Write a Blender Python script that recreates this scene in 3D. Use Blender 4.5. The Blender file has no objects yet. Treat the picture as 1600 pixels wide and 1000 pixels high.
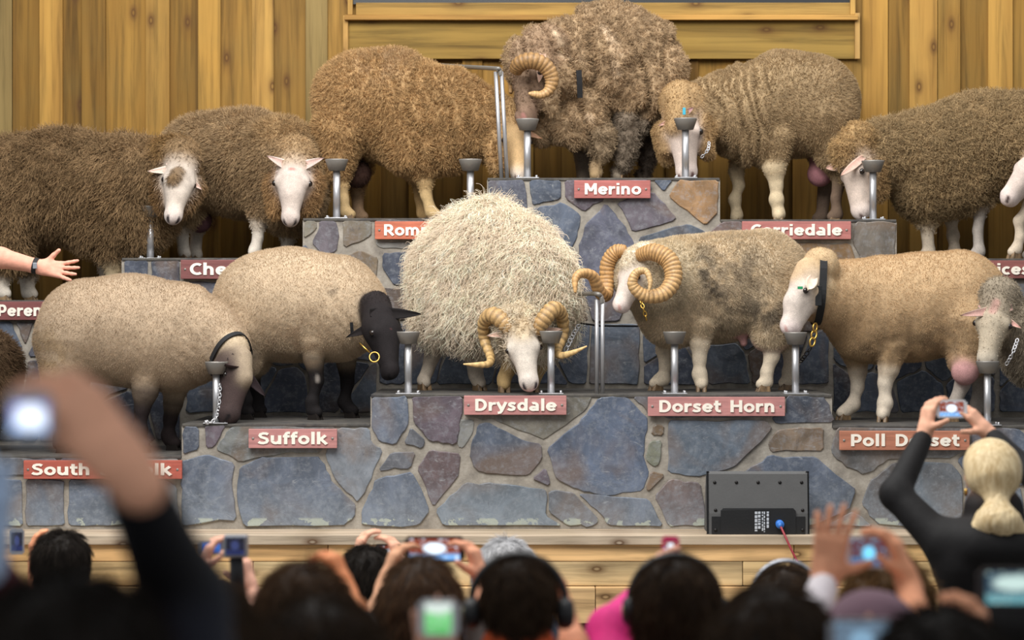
import bpy, bmesh, math, random
import numpy as np
from mathutils import Vector, Matrix, Quaternion

SC = bpy.context.scene
COL = SC.collection
rng = np.random.default_rng(7)
random.seed(7)

# ------------------------------------------------------------------ camera, world, lights, exposure
F_PX = 3840.0            # focal length in pixels of the 1600 px wide frame
DIST = 12.0              # camera to the face of the lower stone wall (plane y = 0)
CAM_Z = 2.0
cam_d = bpy.data.cameras.new('camera')
cam_d.sensor_width = 36.0
cam_d.lens = F_PX / 1600.0 * 36.0
cam_d.clip_end = 200
cam_d.dof.use_dof = True
cam_d.dof.focus_distance = 12.35
cam_d.dof.aperture_fstop = 2.7
cam = bpy.data.objects.new('camera', cam_d); COL.objects.link(cam)
cam.location = (0, -DIST, CAM_Z); cam.rotation_euler = (math.pi / 2, 0, 0)
SC.camera = cam

world = bpy.data.worlds.new('world'); SC.world = world; world.use_nodes = True
wbg = world.node_tree.nodes['Background']
wbg.inputs[0].default_value = (0.93, 0.96, 1.0, 1); wbg.inputs[1].default_value = 0.40

def area_light(name, loc, target, sx, sy, power, color):
    l = bpy.data.lights.new(name, 'AREA'); l.shape = 'RECTANGLE'; l.size = sx; l.size_y = sy
    l.energy = power; l.color = color
    o = bpy.data.objects.new(name, l); COL.objects.link(o); o.location = loc
    o.rotation_euler = (Vector(target) - Vector(loc)).to_track_quat('-Z', 'Y').to_euler()
    o['category'] = 'light'; o['label'] = 'daylight entering the open barn above the audience'
    return o
area_light('roof_light', (-1.8, -4.2, 6.6), (0.1, 0.8, 1.7), 6.0, 3.0, 540, (1.0, 0.975, 0.94))
area_light('roof_light', (1.0, -0.6, 6.2), (0.3, 0.9, 1.5), 6.0, 1.5, 150, (1.0, 0.985, 0.96)).data['n'] = 2
SC.objects['roof_light.001']['label'] = 'skylight in the roof straight above the stage edge'

SC.view_settings.view_transform = 'Standard'; SC.view_settings.look = 'None'
SC.view_settings.gamma = 1.0; SC.view_settings.use_curve_mapping = False
SC.view_settings.exposure = 0.14
SC.cycles.use_denoising = True
SC.cycles.max_bounces = 5; SC.cycles.diffuse_bounces = 3; SC.cycles.glossy_bounces = 3
SC.cycles.transparent_max_bounces = 4

# ------------------------------------------------------------------ helpers
DY = [0.0]               # depth shift of the animal being built
def W(px, py, y):
    """the point of the place that the 1600x1000 photograph shows at (px, py), y metres behind the lower stone wall"""
    y = y + DY[0]; d = DIST + y
    return np.array([(px - 800.0) * d / F_PX, y, CAM_Z - (py - 500.0) * d / F_PX])
def PX(r, y=0.0): return r * (DIST + y) / F_PX
def X(px, y): return (px - 800.0) * (DIST + y) / F_PX
def Z(py, y): return CAM_Z - (py - 500.0) * (DIST + y) / F_PX
def lin(c, k=1.0):
    c = np.array(c[:3], float) / 255.0
    return tuple(np.where(c <= 0.04045, c / 12.92, ((c + 0.055) / 1.055) ** 2.4) * k)
def nrm(v):
    v = np.asarray(v, float); return v / (np.linalg.norm(v) + 1e-12)

def link(name, data, parent=None):
    o = bpy.data.objects.new(name, data); COL.objects.link(o)
    if parent is not None: o.parent = parent
    return o
def empty(name, loc, label=None, cat=None, group=None):
    o = link(name, None); o.location = tuple(loc); o.empty_display_size = 0.1
    tag(o, label, cat, group); return o
def tag(o, label=None, cat=None, group=None, kind=None):
    if label: o['label'] = label
    if cat: o['category'] = cat
    if group: o['group'] = group
    if kind: o['kind'] = kind
    return o
def adopt(o, parent):
    """parent keeping world place (o's data is in world space; parent has translation only)"""
    o.parent = parent
    q = parent; w = Vector((0, 0, 0))
    while q is not None: w += q.location; q = q.parent
    o.location = Vector(o.location) - w
    return o

class MB:
    """collects simple solids into one mesh (world coordinates)"""
    def __init__(s): s.v = []; s.f = []; s.sm = []
    def add(s, verts, faces, smooth=False):
        n = len(s.v); s.v += [tuple(v) for v in verts]; s.f += [tuple(i + n for i in f) for f in faces]; s.sm += [smooth] * len(faces)
    def box(s, a, b, bev=0.0):
        x0, y0, z0 = a; x1, y1, z1 = b
        if bev <= 0:
            s.add([(x0,y0,z0),(x1,y0,z0),(x1,y1,z0),(x0,y1,z0),(x0,y0,z1),(x1,y0,z1),(x1,y1,z1),(x0,y1,z1)],
                  [(0,3,2,1),(4,5,6,7),(0,1,5,4),(1,2,6,5),(2,3,7,6),(3,0,4,7)]); return
        bm = bmesh.new(); bmesh.ops.create_cube(bm, size=1)
        for v in bm.verts:
            v.co.x = x0 if v.co.x < 0 else x1; v.co.y = y0 if v.co.y < 0 else y1; v.co.z = z0 if v.co.z < 0 else z1
        bmesh.ops.bevel(bm, geom=bm.edges[:], offset=bev, segments=2, affect='EDGES', profile=0.6)
        s.bm(bm)
    def bm(s, bm, M=None, smooth=False):
        if M is not None: bmesh.ops.transform(bm, matrix=M, verts=bm.verts[:])
        bm.verts.index_update()
        s.add([v.co[:] for v in bm.verts], [[v.index for v in f.verts] for f in bm.faces], smooth); bm.free()
    def tube(s, pts, rad, seg=10, cap=True, smooth=True, squash=None):
        pts = [np.asarray(p, float) for p in pts]; n = len(pts)
        rad = rad if hasattr(rad, '__len__') else [rad] * n
        T = [nrm(pts[min(i+1,n-1)] - pts[max(i-1,0)]) for i in range(n)]
        ref = np.array([0,0,1.]) if abs(T[0][2]) < .9 else np.array([0,1.,0])
        N = nrm(np.cross(T[0], ref)); vs = []
        for i in range(n):
            N = nrm(N - T[i] * N.dot(T[i])); B = np.cross(T[i], N)
            for k in range(seg):
                a = 2 * math.pi * k / seg
                vs.append(pts[i] + rad[i] * (math.cos(a) * N + math.sin(a) * B * (squash or 1.0)))
        fs = [(i*seg+k, i*seg+(k+1)%seg, (i+1)*seg+(k+1)%seg, (i+1)*seg+k) for i in range(n-1) for k in range(seg)]
        if cap: fs += [tuple(range(seg))[::-1], tuple((n-1)*seg+k for k in range(seg))]
        s.add(vs, fs, smooth)
    def lathe(s, prof, c=(0,0,0), seg=20, smooth=True):
        """prof: (radius, z) from bottom up about the vertical axis through c"""
        vs = [(c[0]+r*math.cos(2*math.pi*k/seg), c[1]+r*math.sin(2*math.pi*k/seg), c[2]+z) for r, z in prof for k in range(seg)]
        n = len(prof)
        fs = [(i*seg+k, i*seg+(k+1)%seg, (i+1)*seg+(k+1)%seg, (i+1)*seg+k) for i in range(n-1) for k in range(seg)]
        fs += [tuple(range(seg))[::-1], tuple((n-1)*seg+k for k in range(seg))]
        s.add(vs, fs, smooth)
    def sphere(s, c, r, seg=12, rings=8, sc=(1,1,1)):
        bm = bmesh.new(); bmesh.ops.create_uvsphere(bm, u_segments=seg, v_segments=rings, radius=r)
        s.bm(bm, Matrix.Translation(tuple(c)) @ Matrix.Diagonal((*sc, 1)), True)
    def build(s, name, mat, parent=None, origin=None):
        me = bpy.data.meshes.new(name); o0 = np.array(origin if origin is not None else (0,0,0), float)
        me.from_pydata([tuple(np.array(v) - o0) for v in s.v], [], s.f); me.update()
        me.polygons.foreach_set('use_smooth', s.sm)
        if mat: me.materials.append(mat)
        o = link(name, me)
        o.location = tuple(o0)
        if parent is not None: adopt(o, parent)
        return o

def spline(pts, n):
    """Catmull-Rom through rows of any width"""
    P = np.asarray(pts, float); m = len(P)
    t = np.linspace(0, m - 1 - 1e-9, n); i = t.astype(int); f = (t - i)[:, None]
    g = lambda k: P[np.clip(k, 0, m - 1)]
    p0, p1, p2, p3 = g(i-1), g(i), g(i+1), g(i+2)
    return 0.5 * (2*p1 + (p2-p0)*f + (2*p0-5*p1+4*p2-p3)*f*f + (3*p1-p0-3*p2+p3)*f**3)

# ------------------------------------------------------------------ numpy noise
def _h(i, j, k, s=0):
    n = (i.astype(np.int64) * 73856093) ^ (j.astype(np.int64) * 19349663) ^ (k.astype(np.int64) * 83492791) ^ (s * 2654435)
    n = (n ^ (n >> 13)) * 1274126177 & 0x7fffffff
    n = (n ^ (n >> 11)) * 668265263 & 0x7fffffff
    return (n & 0xffff) / 65535.0
def vnoise(p, s=0):
    i = np.floor(p).astype(np.int64); f = p - i; f = f*f*(3-2*f); r = 0
    for a in (0,1):
        for b in (0,1):
            for c in (0,1):
                w = (f[:,0] if a else 1-f[:,0]) * (f[:,1] if b else 1-f[:,1]) * (f[:,2] if c else 1-f[:,2])
                r = r + w * _h(i[:,0]+a, i[:,1]+b, i[:,2]+c, s)
    return r
def fbm(p, o=3, s=0):
    r = 0; a = .5; q = p
    for k in range(o): r = r + a * vnoise(q, s + k); q = q * 2.03 + 7.1; a *= .5
    return r / (1 - .5**o)
def worley(p, s=0):
    """distance to nearest feature point and that point"""
    i = np.floor(p).astype(np.int64); best = np.full(len(p), 9.0); pt = np.zeros_like(p)
    for a in (-1,0,1):
        for b in (-1,0,1):
            for c in (-1,0,1):
                I = i + np.array([a,b,c])
                q = I + np.stack([_h(I[:,0],I[:,1],I[:,2],s+t) for t in (1,2,3)], 1)
                d = np.linalg.norm(p - q, axis=1); m = d < best
                best[m] = d[m]; pt[m] = q[m]
    return best, pt

# ------------------------------------------------------------------ materials
def new_mat(name):
    m = bpy.data.materials.new(name); m.use_nodes = True
    nt = m.node_tree; b = nt.nodes['Principled BSDF']
    return m, nt, b
def N(nt, t, **kw):
    n = nt.nodes.new(t)
    for k, v in kw.items(): setattr(n, k, v)
    return n
def mix(nt, fac, a, b, mode='MIX'):
    n = N(nt, 'ShaderNodeMix', data_type='RGBA', blend_type=mode)
    for sock, val in ((n.inputs[0], fac), (n.inputs[6], a), (n.inputs[7], b)):
        if hasattr(val, 'is_output'): nt.links.new(val, sock)
        elif isinstance(val, (int, float)): sock.default_value = val
        else: sock.default_value = (*val[:3], 1)
    return n.outputs[2]
def ramp(nt, fac, stops):
    n = N(nt, 'ShaderNodeValToRGB'); nt.links.new(fac, n.inputs[0])
    while len(n.color_ramp.elements) < len(stops): n.color_ramp.elements.new(.5)
    for e, (p, c) in zip(n.color_ramp.elements, stops):
        e.position = p; e.color = (*c[:3], 1) if hasattr(c, '__len__') else (c, c, c, 1)
    return n.outputs[0]
def noise(nt, vec, scale, detail=4, rough=.55, dist=0.0):
    n = N(nt, 'ShaderNodeTexNoise'); n.inputs['Scale'].default_value = scale; n.inputs['Detail'].default_value = detail
    n.inputs['Roughness'].default_value = rough; n.inputs['Distortion'].default_value = dist
    if vec is not None: nt.links.new(vec, n.inputs['Vector'])
    return n.outputs[0]
def coords(nt, scale=(1,1,1), per_object=False):
    tc = N(nt, 'ShaderNodeTexCoord'); mp = N(nt, 'ShaderNodeMapping'); mp.inputs['Scale'].default_value = scale
    nt.links.new(tc.outputs['Object'], mp.inputs['Vector'])
    if per_object:
        oi = N(nt, 'ShaderNodeObjectInfo'); mu = N(nt, 'ShaderNodeMath', operation='MULTIPLY'); mu.inputs[1].default_value = 37.0
        nt.links.new(oi.outputs['Random'], mu.inputs[0])
        cb = N(nt, 'ShaderNodeCombineXYZ')
        for k in range(3): nt.links.new(mu.outputs[0], cb.inputs[k])
        nt.links.new(cb.outputs[0], mp.inputs['Location'])
    return mp.outputs[0]
def bump(nt, b, h, strength=.3, dist=.01):
    n = N(nt, 'ShaderNodeBump'); n.inputs['Strength'].default_value = strength; n.inputs['Distance'].default_value = dist
    nt.links.new(h, n.inputs['Height']); nt.links.new(n.outputs[0], b.inputs['Normal'])
def plain(name, c, rough=.6, metal=0.0, spec=.5, emit=None, var=0.0):
    m, nt, b = new_mat(name)
    b.inputs['Base Color'].default_value = (*lin(c), 1); b.inputs['Roughness'].default_value = rough
    b.inputs['Metallic'].default_value = metal; b.inputs['Specular IOR Level'].default_value = spec
    if emit: b.inputs['Emission Color'].default_value = (*lin(c), 1); b.inputs['Emission Strength'].default_value = emit
    if var:
        n = noise(nt, coords(nt), 14, 5)
        nt.links.new(mix(nt, n, [x*(1-var) for x in lin(c)], [min(1,x*(1+var)) for x in lin(c)]), b.inputs['Base Color'])
        bump(nt, b, noise(nt, coords(nt), 90, 3), .15, .004)
    return m
def wood_mat(name, axis, knots=True, rough=.75):
    """sawn pine; the board's own tint comes from the object colour"""
    m, nt, b = new_mat(name)
    sc = [1, 1, 1]; sc[axis] = .045
    v = coords(nt, sc, True)
    oi = N(nt, 'ShaderNodeObjectInfo')
    g1 = noise(nt, v, 26, 6, .6, .4); g2 = noise(nt, v, 7, 3, .5, .9)
    gr = ramp(nt, g1, [(.3, .5), (.52, .98), (.75, 1.14)])
    c = mix(nt, 1.0, oi.outputs['Color'], gr, 'MULTIPLY')
    c = mix(nt, 1.0, c, ramp(nt, g2, [(.3, (.72, .66, .6)), (.6, (1.06, 1.04, 1.0))]), 'MULTIPLY')
    # greenish treatment / weather blotches
    bl = noise(nt, coords(nt, (1,1,1), True), 2.3, 3)
    c = mix(nt, ramp(nt, bl, [(.45, 0.0), (.7, .25)]), c, lin((118, 102, 58)))
    h = g1
    if knots:
        kc = [1, 1, 1]; kc[axis] = .5
        vo = N(nt, 'ShaderNodeTexVoronoi', voronoi_dimensions='2D'); vo.inputs['Scale'].default_value = 3.4; vo.inputs['Randomness'].default_value = 1
        sp_ = N(nt, 'ShaderNodeSeparateXYZ'); cb_ = N(nt, 'ShaderNodeCombineXYZ'); nt.links.new(coords(nt, kc, True), sp_.inputs[0])
        nt.links.new(sp_.outputs[0], cb_.inputs[0]); nt.links.new(sp_.outputs[2], cb_.inputs[1]); nt.links.new(cb_.outputs[0], vo.inputs['Vector'])
        kn = ramp(nt, vo.outputs['Distance'], [(.012, .35), (.03, .9), (.05, .6), (.10, .2), (.2, 0.0)])
        c = mix(nt, kn, c, lin((84, 54, 28)))
    nt.links.new(c, b.inputs['Base Color']); b.inputs['Roughness'].default_value = rough
    b.inputs['Specular IOR Level'].default_value = .25
    bump(nt, b, h, .35, .006)
    return m

MAT = {}
MAT['wood_v'] = wood_mat('sawn_pine_vertical', 2)
MAT['wood_h'] = wood_mat('sawn_pine_horizontal', 0)
MAT['steel'] = plain('brushed_steel', (196, 196, 198), .38, .75)
MAT['steel_dark'] = plain('cast_steel', (138, 134, 128), .48, .45, var=.12)
MAT['black_iron'] = plain('black_iron', (40, 38, 38), .5, .6)
MAT['brass'] = plain('brass', (205, 165, 85), .3, 1.0)
MAT['black_nylon'] = plain('black_nylon', (26, 26, 28), .7, var=.2)
MAT['black_plastic'] = plain('black_plastic', (24, 25, 27), .5, var=.2)
MAT['eye'] = plain('eye', (28, 18, 12), .12, spec=.8)
MAT['glass_dark'] = plain('dark_glass', (52, 54, 56), .25, spec=.5)
MAT['white_paint'] = plain('white_lettering', (248, 240, 226), .6)
# ------------------------------------------------------------------ setting: floor, plank wall, stone tiers, stage deck
YU, YW = 1.0, 2.12            # face of the upper stone wall, face of the plank wall
m, nt, b = new_mat('concrete')
nt.links.new(ramp(nt, noise(nt, coords(nt), 3, 6), [(.3, lin((92, 88, 82))), (.7, lin((126, 120, 112)))]), b.inputs['Base Color']); b.inputs['Roughness'].default_value = .85
MAT['concrete'] = m
mb = MB(); mb.box((-9, -12.9, -.12), (9, 3.0, 0)); mb.build('floor', MAT['concrete'])['kind'] = 'structure'
# plank wall ---------------------------------------------------------------
m, nt, b = new_mat('wall_backing'); b.inputs['Base Color'].default_value = (*lin((48, 38, 24)), 1); b.inputs['Roughness'].default_value = .9
MAT['backing'] = m
mb = MB(); mb.box((-5.2, YW + .05, 0), (5.2, YW + .2, 4.4))
wall_back = mb.build('wall_back', MAT['backing']); wall_back['kind'] = 'structure'
def plank(x0, x1, z0, z1, yf, tint, mat='wood_v', name='plank', parent=wall_back, yb=None, bev=.004):
    c = np.array([(x0+x1)/2, yf, (z0+z1)/2])
    mb = MB(); mb.box((x0, yf, z0), (x1, yb if yb is not None else yf + .026, z1), bev)
    o = mb.build(name, MAT[mat], parent, origin=c); o.color = (*lin(tint), 1); return o
TA, TB, TC, TD = (178, 138, 70), (154, 118, 56), (136, 104, 50), (142, 122, 78)  # board tints; TA is paler where light falls, put into the colour
edges = [(-330,-282,1,TA),(-282,-230,0,TB),(-230,-196,1,TA),(-196,-140,0,TC),(-140,-106,1,TA),(-106,-60,0,TB),(-60,-26,1,TD),(-26,18,0,TD),(18,63,0,TC),(63,96,1,TA),(96,129,0,TC),(129,163,1,TC),(163,229,0,TB),(229,263,1,TB),(263,311,0,TC),(311,343,1,TA),
         (343,395,0,TB),(395,426,1,TA),(426,479,0,TC),(479,510,1,TD),(510,560,0,TB),(560,593,1,TB),(593,640,0,TC),(640,672,1,TB),(672,724,0,TC),(724,752,1,TB),(752,800,0,TA),(800,832,1,TB),
         (832,880,0,TC),(880,912,1,TB),(912,960,0,TC),(960,992,1,TB),(992,1042,0,TB),(1042,1090,1,TC),(1090,1150,0,TA),(1150,1184,1,TB),(1184,1240,0,TC),(1240,1272,1,TA),(1272,1312,0,TB),
         (1312,1345,1,TC),(1345,1389,0,TA),(1389,1423,0,TC),(1423,1465,1,TA),(1465,1499,1,TB),(1499,1546,0,TC),(1546,1581,1,TA),(1581,1640,0,TB),(1640,1674,1,TA),(1674,1726,0,TB),(1726,1760,1,TA),(1760,1815,0,TC),(1815,1850,1,TB),(1850,1900,0,TB),(1900,1935,1,TA)]
for a, b_, proud, t in edges:
    j = random.uniform(-10, 10); tt = tuple(max(0, min(255, q + j)) for q in t)
    yf = YW + (0.0 if proud else .022)
    plank(X(a, YW) - (.006 if proud else -.0015), X(b_, YW) + (.006 if proud else -.0015), 1.9, 4.3, yf, tt)
# boarded window opening in the middle of the wall
win = link('window_1', None); win.location = tuple(W(940, 0, YW)); win['kind'] = 'structure'
yw = YW - .03
def wplank(px0, px1, py0, py1, y, tint, mat='wood_h', name='plank', dp=.03):
    return plank(X(px0, y), X(px1, y), Z(py1, y), Z(py0, y), y, tint, mat, name, win, y + dp)
wplank(538, 1342, 33, 92, yw, (150, 122, 62))
wplank(536, 544, 24, 92, yw - .022, (190, 150, 88), 'wood_v', 'trim_strip')
wplank(1336, 1344, 20, 92, yw - .022, (186, 150, 92), 'wood_v', 'trim_strip')
wplank(538, 1341, 23, 31, yw - .05, (190, 146, 80), name='sill', dp=.085)
wplank(556, 1334, 4, 23.5, yw + .012, (172, 140, 78), name='lower_rail')
wplank(543, 551, -120, 23, yw - .01, (188, 150, 84), 'wood_v', 'jamb')
wplank(1329, 1337, -120, 23, yw - .01, (188, 150, 84), 'wood_v', 'jamb')
mb = MB(); mb.box((X(550, yw), yw + .015, Z(6, yw)), (X(1332, yw), yw + .03, Z(-118, yw))); mb.build('pane', MAT['glass_dark'], win)

# stone ---------------------------------------------------------------------
m, nt, b = new_mat('bluestone')
oi = N(nt, 'ShaderNodeObjectInfo'); v = coords(nt, (1,1,1), True)
n1 = noise(nt, v, 5.5, 6, .62, .7); n2 = noise(nt, v, 34, 5, .7); n3 = noise(nt, v, 2.2, 3, .5, 1.2)
c = mix(nt, 1.0, oi.outputs['Color'], ramp(nt, n1, [(.28, .5), (.5, 1.0), (.72, 1.55)]), 'MULTIPLY')
c = mix(nt, ramp(nt, n3, [(.5, 0.0), (.68, .6)]), c, lin((124, 102, 82)))
c = mix(nt, ramp(nt, n2, [(.48, 0.0), (.78, .55)]), c, lin((150, 154, 160)))
n4 = noise(nt, coords(nt, (1, 1, .35), True), 20, 6, .7, 2.5)
c = mix(nt, ramp(nt, n4, [(.6, 0.0), (.7, .5)]), c, lin((62, 66, 76)))
c = mix(nt, ramp(nt, noise(nt, coords(nt, (.5, 1, 1.4), True), 13, 6, .75, 3.0), [(.60, 0.0), (.66, .45)]), c, lin((164, 166, 168)))
vz = N(nt, 'ShaderNodeNewGeometry'); sx = N(nt, 'ShaderNodeSeparateXYZ'); nt.links.new(vz.outputs['Position'], sx.inputs[0])
def zband(lo, hi):
    mr = N(nt, 'ShaderNodeMapRange'); mr.inputs[1].default_value = lo; mr.inputs[2].default_value = hi; mr.inputs[3].default_value = 1; mr.inputs[4].default_value = 0
    nt.links.new(sx.outputs[2], mr.inputs[0]); return mr.outputs[0]
tcw = N(nt, 'ShaderNodeNewGeometry')
pn = noise(nt, tcw.outputs['Position'], 9, 4, .6)
ad = N(nt, 'ShaderNodeMath', operation='MULTIPLY'); nt.links.new(zband(.985, 1.055), ad.inputs[0]); nt.links.new(ramp(nt, pn, [(.5, 0.0), (.56, 1.0)]), ad.inputs[1])
c = mix(nt, ramp(nt, ad.outputs[0], [(.25, 0.0), (.4, .85)]), c, lin((190, 196, 172)))          # pale paint spatter along the foot of the wall
ad2 = N(nt, 'ShaderNodeMath', operation='MULTIPLY'); nt.links.new(zband(.98, 1.25), ad2.inputs[0]); nt.links.new(n2, ad2.inputs[1])
c = mix(nt, ad2.outputs[0], c, lin((140, 150, 160)))
nt.links.new(c, b.inputs['Base Color']); b.inputs['Roughness'].default_value = .5; b.inputs['Specular IOR Level'].default_value = .4
bump(nt, b, n1, .6, .012)
MAT['stone'] = m
m, nt, b = new_mat('mortar')
nt.links.new(ramp(nt, noise(nt, coords(nt), 9, 6, .65), [(.3, lin((120, 114, 106))), (.55, lin((158, 151, 140))), (.75, lin((184, 178, 168)))]), b.inputs['Base Color'])
b.inputs['Roughness'].default_value = .9; bump(nt, b, noise(nt, coords(nt), 60, 4), .5, .006)
MAT['mortar'] = m
m, nt, b = new_mat('ledge_cap')
nt.links.new(ramp(nt, noise(nt, coords(nt), 12, 6, .65), [(.3, lin((52, 52, 54))), (.6, lin((88, 84, 78))), (.8, lin((120, 112, 100)))]), b.inputs['Base Color'])
b.inputs['Roughness'].default_value = .85; bump(nt, b, noise(nt, coords(nt), 60, 4), .5, .006)
MAT['cap'] = m

ZD = Z(831, -.16)                         # stage deck height
LOW = [(-160, 284, 712), (284, 579, 662), (579, 1300, 616), (1300, 1720, 665), (1720, 1900, 712)]
UPP = [(-160, 190, 469), (190, 473, 403), (473, 761, 341), (761, 1125, 278), (1125, 1401, 343), (1401, 1900, 404)]
ZL = {}
TIER = {}
def tier_wall(name, steps, yf, depth, zb):
    TIER[yf] = []
    for k, (a, b_, py) in enumerate(steps):
        zt = Z(py, yf)
        mb = MB(); mb.box((X(a, yf), yf, zb), (X(b_, yf), yf + depth, zt - .012), 0)
        o = mb.build(name if k == 0 else '%s_%d' % (name, k + 1), MAT['mortar'], None, origin=(X((a+b_)/2, yf), yf, zb)); o['kind'] = 'structure'
        mb = MB(); mb.box((X(a, yf) + .002, yf - .008, zt - .015), (X(b_, yf) - .002, yf + depth, zt), .004)
        mb.build('ledge_slab', MAT['cap'], o)
        ZL[(name, k)] = zt; TIER[yf].append((a, b_, o))
tier_wall('wall_lower', LOW, 0.0, YU + .02, ZD - .3)
tier_wall('wall_upper', UPP, YU, YW - YU, ZD)
wall_low, wall_upp = 0.0, YU
z_low = lambda k: ZL[('wall_lower', k)]
z_upp = lambda k: ZL[('wall_upper', k)]

BLUES = [(94, 102, 116), (84, 92, 106), (104, 112, 124), (76, 82, 94), (98, 100, 106), (88, 98, 116)]
BROWN, ORANGE, GREY, PURP = (122, 104, 84), (168, 122, 76), (138, 138, 134), (98, 88, 96)
def stone(poly_px, yf, parent, tint, shrink=.001):
    P = np.array([[X(a, yf), Z(b_, yf)] for a, b_ in poly_px])
    mx = sum(a for a, b_ in poly_px) / len(poly_px); parent = next(o for a, b_, o in TIER[parent] if a <= mx < b_)
    if np.cross(P[1]-P[0], P[2]-P[1]) > 0 or sum((P[(i+1)%len(P)][0]-P[i][0])*(P[(i+1)%len(P)][1]+P[i][1]) for i in range(len(P))) < 0: P = P[::-1]
    if sum((P[(i+1)%len(P)][0]-P[i][0])*(P[(i+1)%len(P)][1]+P[i][1]) for i in range(len(P))) < 0: P = P[::-1]
    # clip the corners and roughen the edges
    Q = []
    for i in range(len(P)):
        a, b_ = P[i], P[(i+1) % len(P)]; l = np.linalg.norm(b_ - a); t = min(.22, .012 / max(l, 1e-6)); nn = np.array([-(b_-a)[1], (b_-a)[0]]) / max(l, 1e-6)
        for u in ((t, .3, .5, .7, 1-t) if l > .12 else (t, .5, 1-t)): Q.append(a + (b_-a)*u + nn*random.gauss(0, .0028 if l > .12 else .0012))
    Q = np.array(Q); c = Q.mean(0); n = len(Q)
    d = np.linalg.norm(Q - c, axis=1, keepdims=True)
    q0 = c + (Q - c) * (1 - shrink / d); q1 = c + (Q - c) * (1 - (shrink + .001) / d); q2 = c + (Q - c) * (1 - (shrink + .005) / d)
    pr = random.uniform(.006, .012); tx, tz = random.gauss(0, .01), random.gauss(0, .01)
    vs = [(p[0], yf + .004, p[1]) for p in q0]
    vs += [(p[0], yf - pr * .7 + (p[0]-c[0])*tx + (p[1]-c[1])*tz, p[1]) for p in q1]
    vs += [(p[0], yf - pr + (p[0]-c[0])*tx + (p[1]-c[1])*tz, p[1]) for p in q2]
    fs = [(r*n+i, r*n+(i+1)%n, (r+1)*n+(i+1)%n, (r+1)*n+i) for r in (0, 1) for i in range(n)] + [tuple(2*n+i for i in range(n))]
    mb = MB(); mb.add(vs, [f[::-1] for f in fs])
    o = mb.build('stone', MAT['stone'], parent, origin=(c[0], yf, c[1]))
    bm = bmesh.new(); bm.from_mesh(o.data); bmesh.ops.recalc_face_normals(bm, faces=bm.faces[:]); bm.to_mesh(o.data); bm.free()
    j = random.uniform(.9, 1.1); o.color = (*[q * j for q in lin(tint)], 1)
    return o
B_ = BLUES
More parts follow.
